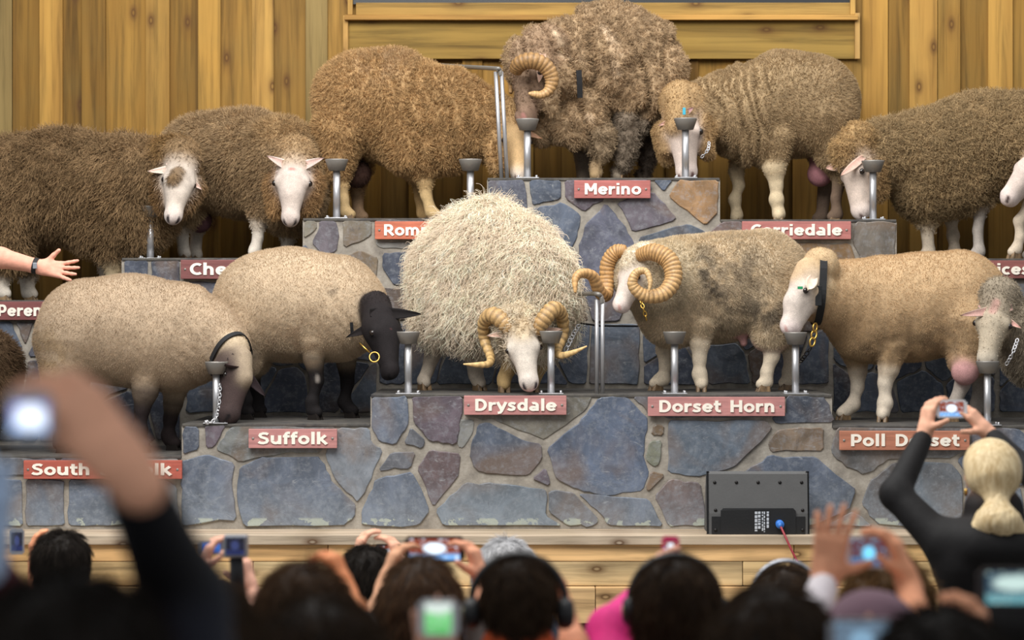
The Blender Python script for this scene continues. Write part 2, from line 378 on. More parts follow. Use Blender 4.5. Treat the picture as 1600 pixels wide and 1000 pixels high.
low_stones = [
 ([(286,665),(311,667),(312,702),(285,711)],B_[3]),([(320,663),(355,663),(334,700),(322,700)],PURP),([(362,664),(526,667),(502,707),(452,707),(375,721),(336,702)],(112,114,112)),
 ([(282,721),(323,709),(367,724),(363,754),(370,812),(284,822),(284,760)],B_[0]),([(375,729),(414,713),(502,714),(521,754),(557,790),(554,809),(535,822),(381,822),(370,787),(370,754)],B_[0]),
 ([(507,707),(530,668),(578,668),(580,691),(598,702),(579,751),(560,787),(524,751)],(124,130,138)),([(581,619),(637,618),(640,660),(617,696),(593,691),(581,671)],B_[0]),([(642,666),(666,688),(661,702),(630,693)],B_[4]),
 ([(612,706),(650,706),(642,732),(590,735)],B_[4]),([(587,748),(645,737),(664,776),(672,798),(655,822),(565,822),(565,798)],B_[0]),([(644,618),(723,618),(723,649),(712,695),(672,691),(646,660)],PURP),
 ([(725,618),(927,618),(916,640),(853,688),(766,656),(726,652)],(122,118,108)),([(712,655),(742,656),(739,678),(723,701),(716,698)],GREY),([(746,663),(761,659),(818,688),(847,694),(848,718),(827,744),(755,740),(741,732),(732,709)],B_[1]),
 ([(672,701),(720,709),(716,747),(677,793),(651,732)],(104,90,92)),([(726,755),(769,753),(853,764),(856,778),(853,806),(879,822),(692,822),(680,798)],(108,118,128)),
 ([(936,620),(979,620),(1014,655),(1005,709),(1015,741),(1005,767),(942,775),(899,764),(870,750),(854,701),(907,658)],B_[5]),([(830,747),(853,730),(861,755),(856,760)],PURP),
 ([(857,766),(896,768),(936,812),(930,822),(887,822),(857,800)],B_[4]),([(903,770),(1014,780),(1037,822),(950,822),(942,807)],B_[0]),([(1020,663),(1038,663),(1037,681),(1017,681)],BROWN),([(1015,688),(1035,688),(1031,727),(1020,730),(1007,718)],(116,118,104)),
 ([(1017,735),(1040,741),(1014,768),(1008,764)],BROWN),([(988,619),(1224,618),(1224,649),(1196,652),(1040,652),(1016,650)],B_[4]),([(1228,618),(1292,620),(1303,660),(1213,663),(1204,652),(1228,649)],B_[3]),
 ([(1044,657),(1198,657),(1208,670),(1148,730),(1096,746),(1044,739)],(98,108,120)),([(1215,671),(1287,667),(1287,704),(1202,706),(1199,691)],(128,112,96)),
 ([(1160,738),(1203,712),(1275,714),(1338,766),(1327,797),(1268,822),(1112,822),(1100,756)],B_[1]),([(1046,748),(1094,754),(1106,822),(1044,822),(1022,776)],(112,98,96)),
 ([(1307,668),(1512,668),(1512,700),(1489,715),(1390,717),(1350,742),(1309,721),(1297,705)],(104,104,104)),([(1395,722),(1486,722),(1504,746),(1504,822),(1374,822),(1345,788),(1358,753)],(96,104,112)),
 ([(1333,797),(1364,822),(1290,822)],GREY),([(1516,668),(1590,668),(1620,700),(1600,760),(1510,742),(1494,719),(1518,702)],B_[1]),([(1508,748),(1598,766),(1600,822),(1508,822)],B_[2]),([(1625,668),(1718,668),(1718,740),(1606,760)],B_[0]),([(1604,768),(1718,746),(1718,822),(1606,822)],B_[1]),
 ([(1722,716),(1890,716),(1890,760),(1722,764)],B_[0]),([(1722,770),(1890,766),(1890,822),(1722,822)],B_[4]),
 ([(40,749),(99,749),(102,822),(40,822)],B_[0]),([(106,749),(190,749),(195,822),(107,822)],B_[1]),([(197,749),(258,748),(276,760),(280,822),(200,822)],(110,114,116)),([(-30,716),(90,716),(90,744),(-30,744)],B_[4]),([(94,716),(190,716),(190,744),(94,744)],B_[3]),([(194,716),(281,716),(281,744),(194,744)],GREY),
 ([(-60,749),(36,749),(36,822),(-60,822)],B_[0]),([(-158,716),(-34,716),(-64,822),(-158,822)],B_[1])]
for p, t in low_stones: stone(p, 0.0, wall_low, t)
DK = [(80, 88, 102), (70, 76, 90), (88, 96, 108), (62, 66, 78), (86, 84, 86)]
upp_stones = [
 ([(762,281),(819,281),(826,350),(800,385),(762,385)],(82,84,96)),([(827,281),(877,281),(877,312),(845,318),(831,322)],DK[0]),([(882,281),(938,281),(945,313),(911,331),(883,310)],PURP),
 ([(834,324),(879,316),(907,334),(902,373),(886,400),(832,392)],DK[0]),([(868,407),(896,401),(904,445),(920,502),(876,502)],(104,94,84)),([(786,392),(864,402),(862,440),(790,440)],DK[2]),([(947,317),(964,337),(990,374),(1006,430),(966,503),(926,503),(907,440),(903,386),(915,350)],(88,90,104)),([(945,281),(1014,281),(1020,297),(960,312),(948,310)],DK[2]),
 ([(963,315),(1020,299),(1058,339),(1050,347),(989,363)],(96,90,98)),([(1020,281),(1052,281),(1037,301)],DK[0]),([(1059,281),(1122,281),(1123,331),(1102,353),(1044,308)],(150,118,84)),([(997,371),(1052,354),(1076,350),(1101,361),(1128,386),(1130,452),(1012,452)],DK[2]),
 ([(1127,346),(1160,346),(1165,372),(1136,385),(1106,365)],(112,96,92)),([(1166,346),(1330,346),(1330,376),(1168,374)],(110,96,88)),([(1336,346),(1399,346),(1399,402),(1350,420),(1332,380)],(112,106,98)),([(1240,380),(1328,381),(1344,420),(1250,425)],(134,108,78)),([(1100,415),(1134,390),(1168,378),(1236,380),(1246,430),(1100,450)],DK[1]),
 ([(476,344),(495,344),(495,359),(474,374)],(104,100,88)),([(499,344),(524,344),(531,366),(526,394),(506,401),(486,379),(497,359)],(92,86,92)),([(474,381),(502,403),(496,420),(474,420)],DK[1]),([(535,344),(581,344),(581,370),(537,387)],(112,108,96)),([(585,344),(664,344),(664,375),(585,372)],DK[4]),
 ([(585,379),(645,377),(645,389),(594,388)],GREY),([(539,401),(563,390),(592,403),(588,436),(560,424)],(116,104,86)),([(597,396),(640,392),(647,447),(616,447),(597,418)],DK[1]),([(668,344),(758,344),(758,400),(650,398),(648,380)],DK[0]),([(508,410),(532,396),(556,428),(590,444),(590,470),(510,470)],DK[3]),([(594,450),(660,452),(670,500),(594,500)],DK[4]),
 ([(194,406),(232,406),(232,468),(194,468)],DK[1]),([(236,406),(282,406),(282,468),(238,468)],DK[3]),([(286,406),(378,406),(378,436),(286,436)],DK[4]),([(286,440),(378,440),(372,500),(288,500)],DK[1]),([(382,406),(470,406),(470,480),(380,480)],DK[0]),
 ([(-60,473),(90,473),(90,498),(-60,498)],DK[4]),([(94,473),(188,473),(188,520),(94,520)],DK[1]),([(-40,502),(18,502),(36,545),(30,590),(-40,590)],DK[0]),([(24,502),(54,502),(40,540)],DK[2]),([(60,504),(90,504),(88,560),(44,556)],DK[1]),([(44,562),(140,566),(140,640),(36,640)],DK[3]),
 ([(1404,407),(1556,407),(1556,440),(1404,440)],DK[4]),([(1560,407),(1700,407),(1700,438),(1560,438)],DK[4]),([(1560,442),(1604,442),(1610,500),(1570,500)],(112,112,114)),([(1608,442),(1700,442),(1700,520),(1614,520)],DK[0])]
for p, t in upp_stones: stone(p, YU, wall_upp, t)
def clip(poly, n, c):
    out = []
    for i in range(len(poly)):
        a, b_ = poly[i], poly[(i+1) % len(poly)]; da, db = a.dot(n) - c, b_.dot(n) - c
        if da <= 0: out.append(a)
        if da * db < 0: out.append(a + (b_ - a) * da / (da - db))
    return out
def voronoi_fill(x0, x1, y0, y1, nx, ny, yf, parent, tints, seed):
    r = random.Random(seed)
    S = [np.array([x0 + (x1-x0)*(i + .5 + (.25 if j % 2 else -.25) + r.uniform(-.32,.32))/nx, y0 + (y1-y0)*(j + .5 + r.uniform(-.32,.32))/ny]) for i in range(nx) for j in range(ny)]
    for i, s in enumerate(S):
        poly = [np.array(q, float) for q in ((x0,y0),(x1,y0),(x1,y1),(x0,y1))]
        for k, t in enumerate(S):
            if k == i: continue
            n = t - s; poly = clip(poly, n, (n.dot(t + s)) / 2)
            if len(poly) < 3: break
        if len(poly) >= 3: stone([tuple(q) for q in poly], yf, parent, r.choice(tints), .007)
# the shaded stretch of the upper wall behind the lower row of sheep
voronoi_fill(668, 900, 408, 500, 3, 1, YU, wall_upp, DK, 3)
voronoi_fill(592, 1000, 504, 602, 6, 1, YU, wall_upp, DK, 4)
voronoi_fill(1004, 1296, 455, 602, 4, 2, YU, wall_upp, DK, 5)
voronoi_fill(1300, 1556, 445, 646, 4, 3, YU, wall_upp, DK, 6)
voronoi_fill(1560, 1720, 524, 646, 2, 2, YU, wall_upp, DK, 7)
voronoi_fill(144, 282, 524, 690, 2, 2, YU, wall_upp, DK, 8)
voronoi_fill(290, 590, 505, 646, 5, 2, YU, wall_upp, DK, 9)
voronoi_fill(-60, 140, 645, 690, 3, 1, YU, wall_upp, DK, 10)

# stage deck and its front boards ------------------------------------------
YD = -.36
deck = link('trim_1', None); deck.location = (0, YD, ZD); deck['kind'] = 'structure'
def dplank(px0, px1, py0, py1, yf, yb, tint, name='plank'):
    return plank(X(px0, yf), X(px1, yf), Z(py1, yf), Z(py0, yf), yf, tint, 'wood_h', name, deck, yb, .004)
mb = MB(); mb.box((X(-300, YD), YD, ZD - .045), (X(1900, YD), 0.2, ZD), .005)
o = mb.build('deck_board', MAT['wood_h'], deck, origin=(0, YD, ZD)); o.color = (*lin((196, 180, 160)), 1)
for a, b_, t in ((-300, 512, (240, 196, 138)), (513, 1240, (242, 200, 144)), (1241, 1900, (236, 196, 138))): dplank(a, b_, 838, 877, YD + .02, YD + .07, t)
for a, b_, t in ((-300, 395, (226, 194, 142)), (396, 1160, (224, 200, 156)), (1161, 1900, (228, 200, 150))): dplank(a, b_, 877.6, 915, YD + .022, YD + .07, t)
for a, b_, t in ((-300, 930, (232, 196, 146)), (931, 1900, (230, 192, 140))): dplank(a, b_, 918, 974, YD - .03, YD + .07, t)
mb = MB(); mb.box((X(-300, YD), YD + .07, 0), (X(1900, YD), YD + .1, ZD - .05)); o = mb.build('under_panel', MAT['wood_h'], deck); o.color = (*lin((128, 98, 68)), 1)

# ------------------------------------------------------------------ breed signs
m, nt, b = new_mat('red_stained_board')
oi = N(nt, 'ShaderNodeObjectInfo'); g = noise(nt, coords(nt, (.08, 1, 1), True), 60, 5, .6, .5)
nt.links.new(mix(nt, 1.0, oi.outputs['Color'], ramp(nt, g, [(.3, .72), (.6, 1.0), (.8, 1.2)]), 'MULTIPLY'), b.inputs['Base Color']); b.inputs['Roughness'].default_value = .6
bump(nt, b, g, .3, .004)
MAT['sign'] = m
def arc(cx, cy, rx, ry, a0, a1, n=14):
    return [(cx + rx*math.cos(math.radians(a0+(a1-a0)*i/n)), cy + ry*math.sin(math.radians(a0+(a1-a0)*i/n))) for i in range(n+1)]
_arch = lambda x: [(x, .44)] + arc(x+.2, .42, .2, .24, 165, 0, 9) + [(x+.4, 0)]
GLYPH = {   # centre lines of bold sans letters, cap height 1; (advance, strokes)
 'o': (.74, [arc(.37, .365, .245, .275, 0, 360, 22)]), 'e': (.72, [arc(.37, .365, .245, .275, 2, 325, 20), [(.12, .375), (.64, .375)]]),
 'a': (.72, [arc(.31, .21, .185, .125, 0, 360, 16), [(.55, 0), (.55, .44)] + arc(.35, .46, .2, .19, 0, 125, 8)]),
 'n': (.76, [[(.16, 0), (.16, .74)], _arch(.17)]), 'm': (1.12, [[(.16, 0), (.16, .74)], [(x*.95+.01, y) for x, y in _arch(.16)], [(x*.95+.02, y) for x, y in _arch(.55)]]),
 'h': (.76, [[(.16, 0), (.16, 1.04)], _arch(.17)]), 'l': (.36, [[(.18, 0), (.18, 1.04)]]), 'i': (.36, [[(.18, 0), (.18, .72)], [(.18, .84), (.18, 1.02)]]),
 'r': (.54, [[(.16, 0), (.16, .74)], [(.17, .42), (.24, .56), (.36, .62), (.52, .63)]]),
 's': (.62, [[(.54, .58), (.44, .635), (.3, .65), (.18, .6), (.16, .5), (.24, .42), (.4, .34), (.47, .25), (.44, .14), (.32, .09), (.18, .1), (.06, .17)]]),
 't': (.5, [[(.22, .96), (.22, .24), (.27, .12), (.36, .09), (.48, .1)], [(.03, .66), (.48, .66)]]),
 'u': (.76, [[(.6, .74), (.6, 0)], [(.16, .74), (.16, .3)] + arc(.36, .31, .2, .22, 180, 345, 9)]),
 'f': (.46, [[(.2, 0), (.2, .8), (.25, .92), (.34, .955), (.46, .94)], [(.03, .66), (.44, .66)]]),
 'k': (.72, [[(.16, 0), (.16, 1.04)], [(.2, .34), (.58, .74)], [(.3, .42), (.64, 0)]]),
 'd': (.76, [[(.6, 0), (.6, 1.04)], arc(.36, .365, .22, .275, 0, 360, 20)]), 'y': (.68, [[(.08, .74), (.36, .06)], [(.62, .74), (.34, .0), (.26, -.14), (.1, -.16)]]),
 'v': (.68, [[(.08, .74), (.34, .06)], [(.6, .74), (.34, .06)]]), 'c': (.64, [arc(.37, .365, .245, .275, 50, 310, 16)]), 'g': (.76, [arc(.36, .365, .22, .275, 0, 360, 20), [(.6, .74), (.6, -.02), (.5, -.15), (.34, -.18), (.16, -.14)]]),
 'S': (.74, [[(.64, .82), (.5, .9), (.34, .9), (.19, .84), (.15, .72), (.22, .6), (.4, .52), (.56, .43), (.6, .28), (.53, .15), (.36, .09), (.2, .11), (.06, .19)]]),
 'D': (.86, [[(.17, 0), (.17, 1)], [(.17, .905), (.36, .905)] + arc(.38, .5, .33, .405, 88, -88, 14) + [(.17, .095)]]),
 'P': (.76, [[(.17, 0), (.17, 1)], [(.17, .905), (.4, .905)] + arc(.42, .645, .2, .26, 85, -85, 10) + [(.17, .385)]]),
 'R': (.82, [[(.17, 0), (.17, 1)], [(.17, .905), (.4, .905)] + arc(.42, .66, .2, .245, 85, -85, 10) + [(.17, .415)], [(.4, .42), (.74, 0)]]),
 'C': (.76, [arc(.46, .5, .34, .405, 52, 308, 18)]), 'M': (1.0, [[(.17, 0), (.17, 1)], [(.83, 0), (.83, 1)], [(.2, .95), (.5, .3)], [(.8, .95), (.5, .3)]]),
 'H': (.88, [[(.17, 0), (.17, 1)], [(.71, 0), (.71, 1)], [(.17, .52), (.71, .52)]]), 'E': (.72, [[(.17, 0), (.17, 1)], [(.17, .905), (.66, .905)], [(.17, .52), (.62, .52)], [(.17, .095), (.66, .095)]]),
 'L': (.66, [[(.17, 0), (.17, 1)], [(.17, .095), (.64, .095)]]), ' ': (.52, [])}
def write(text, x0, x1, zb, cap, y, parent, mat='white_paint', name='lettering', w=.205):
    """one mesh of bold stroked letters standing 2 mm proud of the board, filling x0..x1"""
    tot = sum(GLYPH[c][0] for c in text); sx = (x1 - x0) / tot; mb = MB(); pen = 0
    for ch in text:
        adv, strokes = GLYPH[ch]
        for st in strokes:
            P = np.array(st, float); n = len(P); L = []; Rr = []
            for i in range(n):
                t = nrm(P[min(i+1,n-1)] - P[max(i-1,0)]); nn = np.array([-t[1], t[0]]); L.append(P[i] + nn*w/2); Rr.append(P[i] - nn*w/2)
            q = [(x0 + (pen + p[0])*sx, y, zb + p[1]*cap) for p in L] + [(x0 + (pen + p[0])*sx, y, zb + p[1]*cap) for p in Rr]
            f = [(v[0], y - .003 - .0002*len(mb.v)/40, v[2]) for v in q]
            fs = [(2*n+i, 2*n+i+1, 3*n+i+1, 3*n+i) for i in range(n-1)] + [(i, i+1, 2*n+i+1, 2*n+i) for i in range(n-1)] + [(n+i, 3*n+i, 3*n+i+1, n+i+1) for i in range(n-1)] + [(0, 2*n, 3*n, n), (n-1, 2*n-1, 4*n-1, 3*n-1)]
            mb.add(q + f, fs)
        pen += adv
    o = mb.build(name, MAT[mat], parent)
    bm = bmesh.new(); bm.from_mesh(o.data); bmesh.ops.recalc_face_normals(bm, faces=bm.faces[:]); bm.to_mesh(o.data); bm.free()
    return o
def sign(text, px0, px1, py0, py1, yf, tint, label, tx0=None, tx1=None):
    yb = yf - .022; x0, x1, z0, z1 = X(px0, yb), X(px1, yb), Z(py1, yb), Z(py0, yb)
    root = empty('breed_sign', ((x0+x1)/2, yb, z0), label, 'sign', 'breed name boards screwed to the stone tiers')
    mb = MB(); mb.box((x0, yb - .02, z0), (x1, yb + .004, z1), .003)
    o = mb.build('board', MAT['sign'], root, origin=((x0+x1)/2, yb, (z0+z1)/2)); o.color = (*lin(tint), 1)
    a, b2 = X(tx0 if tx0 else px0 + 14, yb), X(tx1 if tx1 else px1 - 14, yb); h = z1 - z0
    write(text, a, b2, z0 + h * .21, h * .62, yb - .0215, root)
    for px in (px0 + 7, px1 - 7):
        mb = MB(); c = (X(px, yb), yb - .02, (z0 + z1) / 2)
        mb.sphere(c, .007, 10, 6, (1, .5, 1)); mb.build('screw', MAT['steel_dark'], root)
    return root
PK, RD = (192, 134, 130), (180, 92, 76)
sign('South Suffolk', 38, 285, 719, 748, 0, RD, 'long red South Suffolk name board at lower left behind the raised blurred arm', 50, 270)
sign('Suffolk', 389, 527, 670, 700, 0, PK, 'pink Suffolk name board below the black-faced ram')
sign('Drysdale', 725, 885, 618, 648, 0, PK, 'pink Drysdale name board below the shaggy cream ram', 741, 870)
sign('Dorset Horn', 1012, 1226, 620, 650, 0, PK, 'pink Dorset Horn name board below the ram with spiral horns', 1028, 1211)
sign('Poll Dorset', 1311, 1514, 673, 703, 0, (186, 122, 96), 'Poll Dorset name board behind the raised arm of the woman in black', 1327, 1498)
sign('Perendale', -14, 128, 471, 500, YU, (128, 74, 72), 'dark red Perendale name board at the left edge, end hidden by the tan rump', -3, 120)
sign('Cheviot', 283, 432, 406, 436, YU, (130, 78, 76), 'dark red Cheviot name board half hidden by the back of the black-faced ram', 297, 416)
sign('Romney', 586, 716, 346, 374, YU, (200, 112, 84), 'orange-red Romney name board half hidden by shaggy cream wool', 599, 704)
sign('Merino', 897, 1016, 282, 310, YU, (180, 106, 100), 'pink Merino name board on the topmost stone tier', 912, 1002)
sign('Corriedale', 1159, 1329, 346, 374, YU, (182, 116, 110), 'pink Corriedale name board above the back of the spiral-horned ram', 1172, 1315)
sign('English Leicester', 1400, 1662, 407, 435, YU, (140, 84, 80), 'dark red name board at the right edge ending in the letters ice', 1414, 1648)
# ------------------------------------------------------------------ organic bodies: smooth-union distance field -> surface nets
class Body:
    def __init__(s): s.pr = []; s.paint = []
    def rc(s, a, ra, b, rb, col, wool=0.0, k=.03, part=0, sc=None):
        """round cone from a (radius ra) to b (rb)"""
        s.pr.append((np.asarray(a, float), ra, np.asarray(b, float), rb, np.array(lin(col)), wool, k, part, sc))
    def sp(s, a, r, col, wool=0.0, k=.03, part=0, sc=None): s.rc(a, r, np.asarray(a, float) + 1e-4, r, col, wool, k, part, sc)
    def chain(s, pts, col, wool=0.0, k=.03, part=0):
        """pts: (px, py, y, radius_px)"""
        Q = [(W(p[0], p[1], p[2]), PX(p[3], p[2])) for p in pts]
        if len(Q) == 1: s.sp(Q[0][0], Q[0][1], col, wool, k, part)
        for (a, ra), (b, rb) in zip(Q, Q[1:]): s.rc(a, ra, b, rb, col, wool, k, part)
    def spot(s, a, b, r, col, soft=.4): s.paint.append((np.asarray(a, float), np.asarray(b, float), r, np.array(lin(col)), soft))
    @staticmethod
    def dist(p, pr):
        a, ra, b, rb = pr[:4]; sc = pr[8]
        if sc is not None:     # flatten along a unit vector: (dir, factor>1 thins)
            dvec, f = sc; c = (a + b) / 2
            h0 = (p - c) @ dvec; p = p + np.multiply.outer(h0 * (f - 1), dvec)
            ha = (a - c) @ dvec; hb = (b - c) @ dvec
            a = a + ha * (f - 1) * dvec; b = b + hb * (f - 1) * dvec
        ba = b - a; l = ba @ ba
        t = np.clip(((p - a) @ ba) / l, 0, 1)
        return np.linalg.norm(p - a - t[..., None] * ba, axis=-1) - (ra + (rb - ra) * t)
    def field(s, p):
        F = np.full(len(p), 1.0)
        for q in s.pr:
            d = s.dist(p, q); k = q[6]; e = np.clip(.5 + .5*(F - d)/k, 0, 1); F = F*(1-e) + d*e - k*e*(1-e)
        return F
    def mesh(s, h, floor_z=None):
        lo = np.min([np.minimum(q[0] - q[1], q[2] - q[3]) for q in s.pr], 0) - 3*h - .02
        hi = np.max([np.maximum(q[0] + q[1], q[2] + q[3]) for q in s.pr], 0) + 3*h + .02
        n = np.ceil((hi - lo) / h).astype(int) + 1
        Fd = np.full(n, 1.0, np.float32)
        for q in s.pr:
            m = q[6] + 2*h + .01
            a = np.clip(np.floor((np.minimum(q[0]-q[1], q[2]-q[3]) - m - lo) / h).astype(int), 0, n); b = np.clip(np.ceil((np.maximum(q[0]+q[1], q[2]+q[3]) + m - lo) / h).astype(int) + 1, 0, n)
            g = np.stack(np.meshgrid(*[lo[i] + h*np.arange(a[i], b[i]) for i in range(3)], indexing='ij'), -1)
            d = s.dist(g, q); sub = Fd[a[0]:b[0], a[1]:b[1], a[2]:b[2]]
            k = q[6]; e = np.clip(.5 + .5*(sub - d)/k, 0, 1)
            Fd[a[0]:b[0], a[1]:b[1], a[2]:b[2]] = sub*(1-e) + d*e - k*e*(1-e)
        if floor_z is not None:
            zz = lo[2] + h*np.arange(n[2]); Fd = np.maximum(Fd, (floor_z - zz)[None, None, :].astype(np.float32))
        ins = Fd < 0
        c = sum(ins[i:n[0]-1+i, j:n[1]-1+j, k:n[2]-1+k].astype(np.int8) for i in (0,1) for j in (0,1) for k in (0,1))
        idx = np.argwhere((c > 0) & (c < 8)); m = len(idx)
        corner = [(i,j,k) for i in (0,1) for j in (0,1) for k in (0,1)]
        V = np.stack([Fd[idx[:,0]+i, idx[:,1]+j, idx[:,2]+k] for i,j,k in corner], 1)
        acc = np.zeros((m, 3)); cnt = np.zeros(m)
        for x in range(8):
            for y in range(x+1, 8):
                ca, cb = np.array(corner[x]), np.array(corner[y])
                if abs(ca-cb).sum() != 1: continue
                msk = (V[:,x] < 0) != (V[:,y] < 0); t = V[msk,x] / (V[msk,x] - V[msk,y])
                acc[msk] += ca + t[:,None]*(cb-ca); cnt[msk] += 1
        co = lo + h*(idx + acc/cnt[:,None])
        gid = np.full(np.array(n)-1, -1, np.int32); gid[idx[:,0], idx[:,1], idx[:,2]] = np.arange(m)
        faces = []
        for ax in range(3):
            u, v = (ax+1) % 3, (ax+2) % 3
            sl0 = [slice(None)]*3; sl1 = [slice(None)]*3; sl0[ax] = slice(0, n[ax]-1); sl1[ax] = slice(1, n[ax])
            A, B = ins[tuple(sl0)], ins[tuple(sl1)]
            e = np.argwhere(A != B); e = e[(e[:,u] > 0) & (e[:,v] > 0) & (e[:,u] < n[u]-1) & (e[:,v] < n[v]-1)]
            flip = A[e[:,0], e[:,1], e[:,2]]
            du = np.zeros(3, int); du[u] = 1; dv = np.zeros(3, int); dv[v] = 1
            q = np.stack([gid[tuple((e-du-dv).T)], gid[tuple((e-dv).T)], gid[tuple(e.T)], gid[tuple((e-du).T)]], 1)
            q[~flip] = q[~flip][:, ::-1]; faces.append(q)
        s.F = np.concatenate(faces); s.V = co
        s.attr()
        return s
    def normals(s):
        V, Fq = s.V, s.F
        fn = np.cross(V[Fq[:,2]] - V[Fq[:,0]], V[Fq[:,3]] - V[Fq[:,1]])
        nn = np.zeros_like(V)
        for k in range(4): np.add.at(nn, Fq[:,k], fn)
        return nn / (np.linalg.norm(nn, axis=1, keepdims=True) + 1e-12)
    def attr(s):
        V = s.V; w = np.zeros(len(V)); col = np.zeros((len(V), 3)); wool = np.zeros(len(V)); s.part = np.zeros(len(V)); best = np.full(len(V), 9.)
        for q in s.pr:
            d = s.dist(V, q); e = np.exp(-np.clip(d, -.02, 9) / .009); w += e; col += e[:,None]*q[4]; wool += e*q[5]
            m = d < best; best[m] = d[m]; s.part[m] = q[7]
        s.col = col / (w[:,None] + 1e-30); s.wool = wool / (w + 1e-30)
        for a, b, r, c, soft in s.paint:
            ba = b - a; t = np.clip(((V - a) @ ba) / (ba @ ba + 1e-12), 0, 1); d = np.linalg.norm(V - a - t[:,None]*ba, axis=1)
            e = np.clip((r*(1+soft) - d) / (2*soft*r + 1e-9), 0, 1)[:,None]; s.col = s.col*(1-e) + c*e
    def smooth_wool(s, it=2):
        pass
    def build(s, name, mat, origin, parent=None):
        me = bpy.data.meshes.new(name); nv, nf = len(s.V), len(s.F)
        me.vertices.add(nv); me.vertices.foreach_set('co', (s.V - origin).astype(np.float32).ravel())
        me.loops.add(nf*4); me.loops.foreach_set('vertex_index', s.F.astype(np.int32).ravel())
        me.polygons.add(nf); me.polygons.foreach_set('loop_start', np.arange(0, nf*4, 4, dtype=np.int32)); me.polygons.foreach_set('loop_total', np.full(nf, 4, np.int32))
        me.polygons.foreach_set('use_smooth', np.ones(nf, bool))
        a = me.attributes.new('col', 'FLOAT_COLOR', 'POINT'); a.data.foreach_set('color', np.concatenate([s.col, np.ones((nv,1))], 1).astype(np.float32).ravel())
        a = me.attributes.new('wool', 'FLOAT', 'POINT'); a.data.foreach_set('value', s.wool.astype(np.float32))
        me.update(); me.validate(); me.materials.append(mat)
        o = link(name, me, parent); o.location = tuple(np.zeros(3) if parent else origin)
        return o

def hide_mat(name, fine=220, bstr=.35, bdist=.006, rough=.85, coarse=30):
    m, nt, b = new_mat(name)
    at = N(nt, 'ShaderNodeAttribute'); at.attribute_name = 'col'
    v = coords(nt); n1 = noise(nt, v, fine, 4, .65); n2 = noise(nt, v, coarse, 4, .6)
    c = mix(nt, 1.0, at.outputs['Color'], ramp(nt, n1, [(.25, .72), (.75, 1.2)]), 'MULTIPLY')
    c = mix(nt, 1.0, c, ramp(nt, n2, [(.3, .86), (.7, 1.1)]), 'MULTIPLY')
    nt.links.new(c, b.inputs['Base Color']); b.inputs['Roughness'].default_value = rough; b.inputs['Specular IOR Level'].default_value = .2
    bump(nt, b, n1, bstr, bdist); return m
MAT['hide'] = hide_mat('sheep_hide')
MAT['skin'] = None
m, nt, b = new_mat('wool_fibre')
at = N(nt, 'ShaderNodeAttribute'); at.attribute_name = 'col'
nt.links.new(at.outputs['Color'], b.inputs['Base Color']); b.inputs['Roughness'].default_value = .9; b.inputs['Specular IOR Level'].default_value = .1
MAT['fibre'] = m
m, nt, b = new_mat('horn')
at = N(nt, 'ShaderNodeAttribute'); at.attribute_name = 'col'
nt.links.new(mix(nt, 1.0, at.outputs['Color'], ramp(nt, noise(nt, coords(nt), 60, 4), [(.3, .7), (.7, 1.2)]), 'MULTIPLY'), b.inputs['Base Color']); b.inputs['Roughness'].default_value = .5
MAT['horn'] = m
m, nt, b = new_mat('hoof')
nt.links.new(ramp(nt, noise(nt, coords(nt, (1,1,.3)), 70, 4), [(.3, lin((78, 62, 46))), (.7, lin((150, 122, 88)))]), b.inputs['Base Color']); b.inputs['Roughness'].default_value = .5
MAT['hoof'] = m
MAT['hoof_dark'] = plain('dark_hoof', (34, 30, 28), .85, spec=.1)

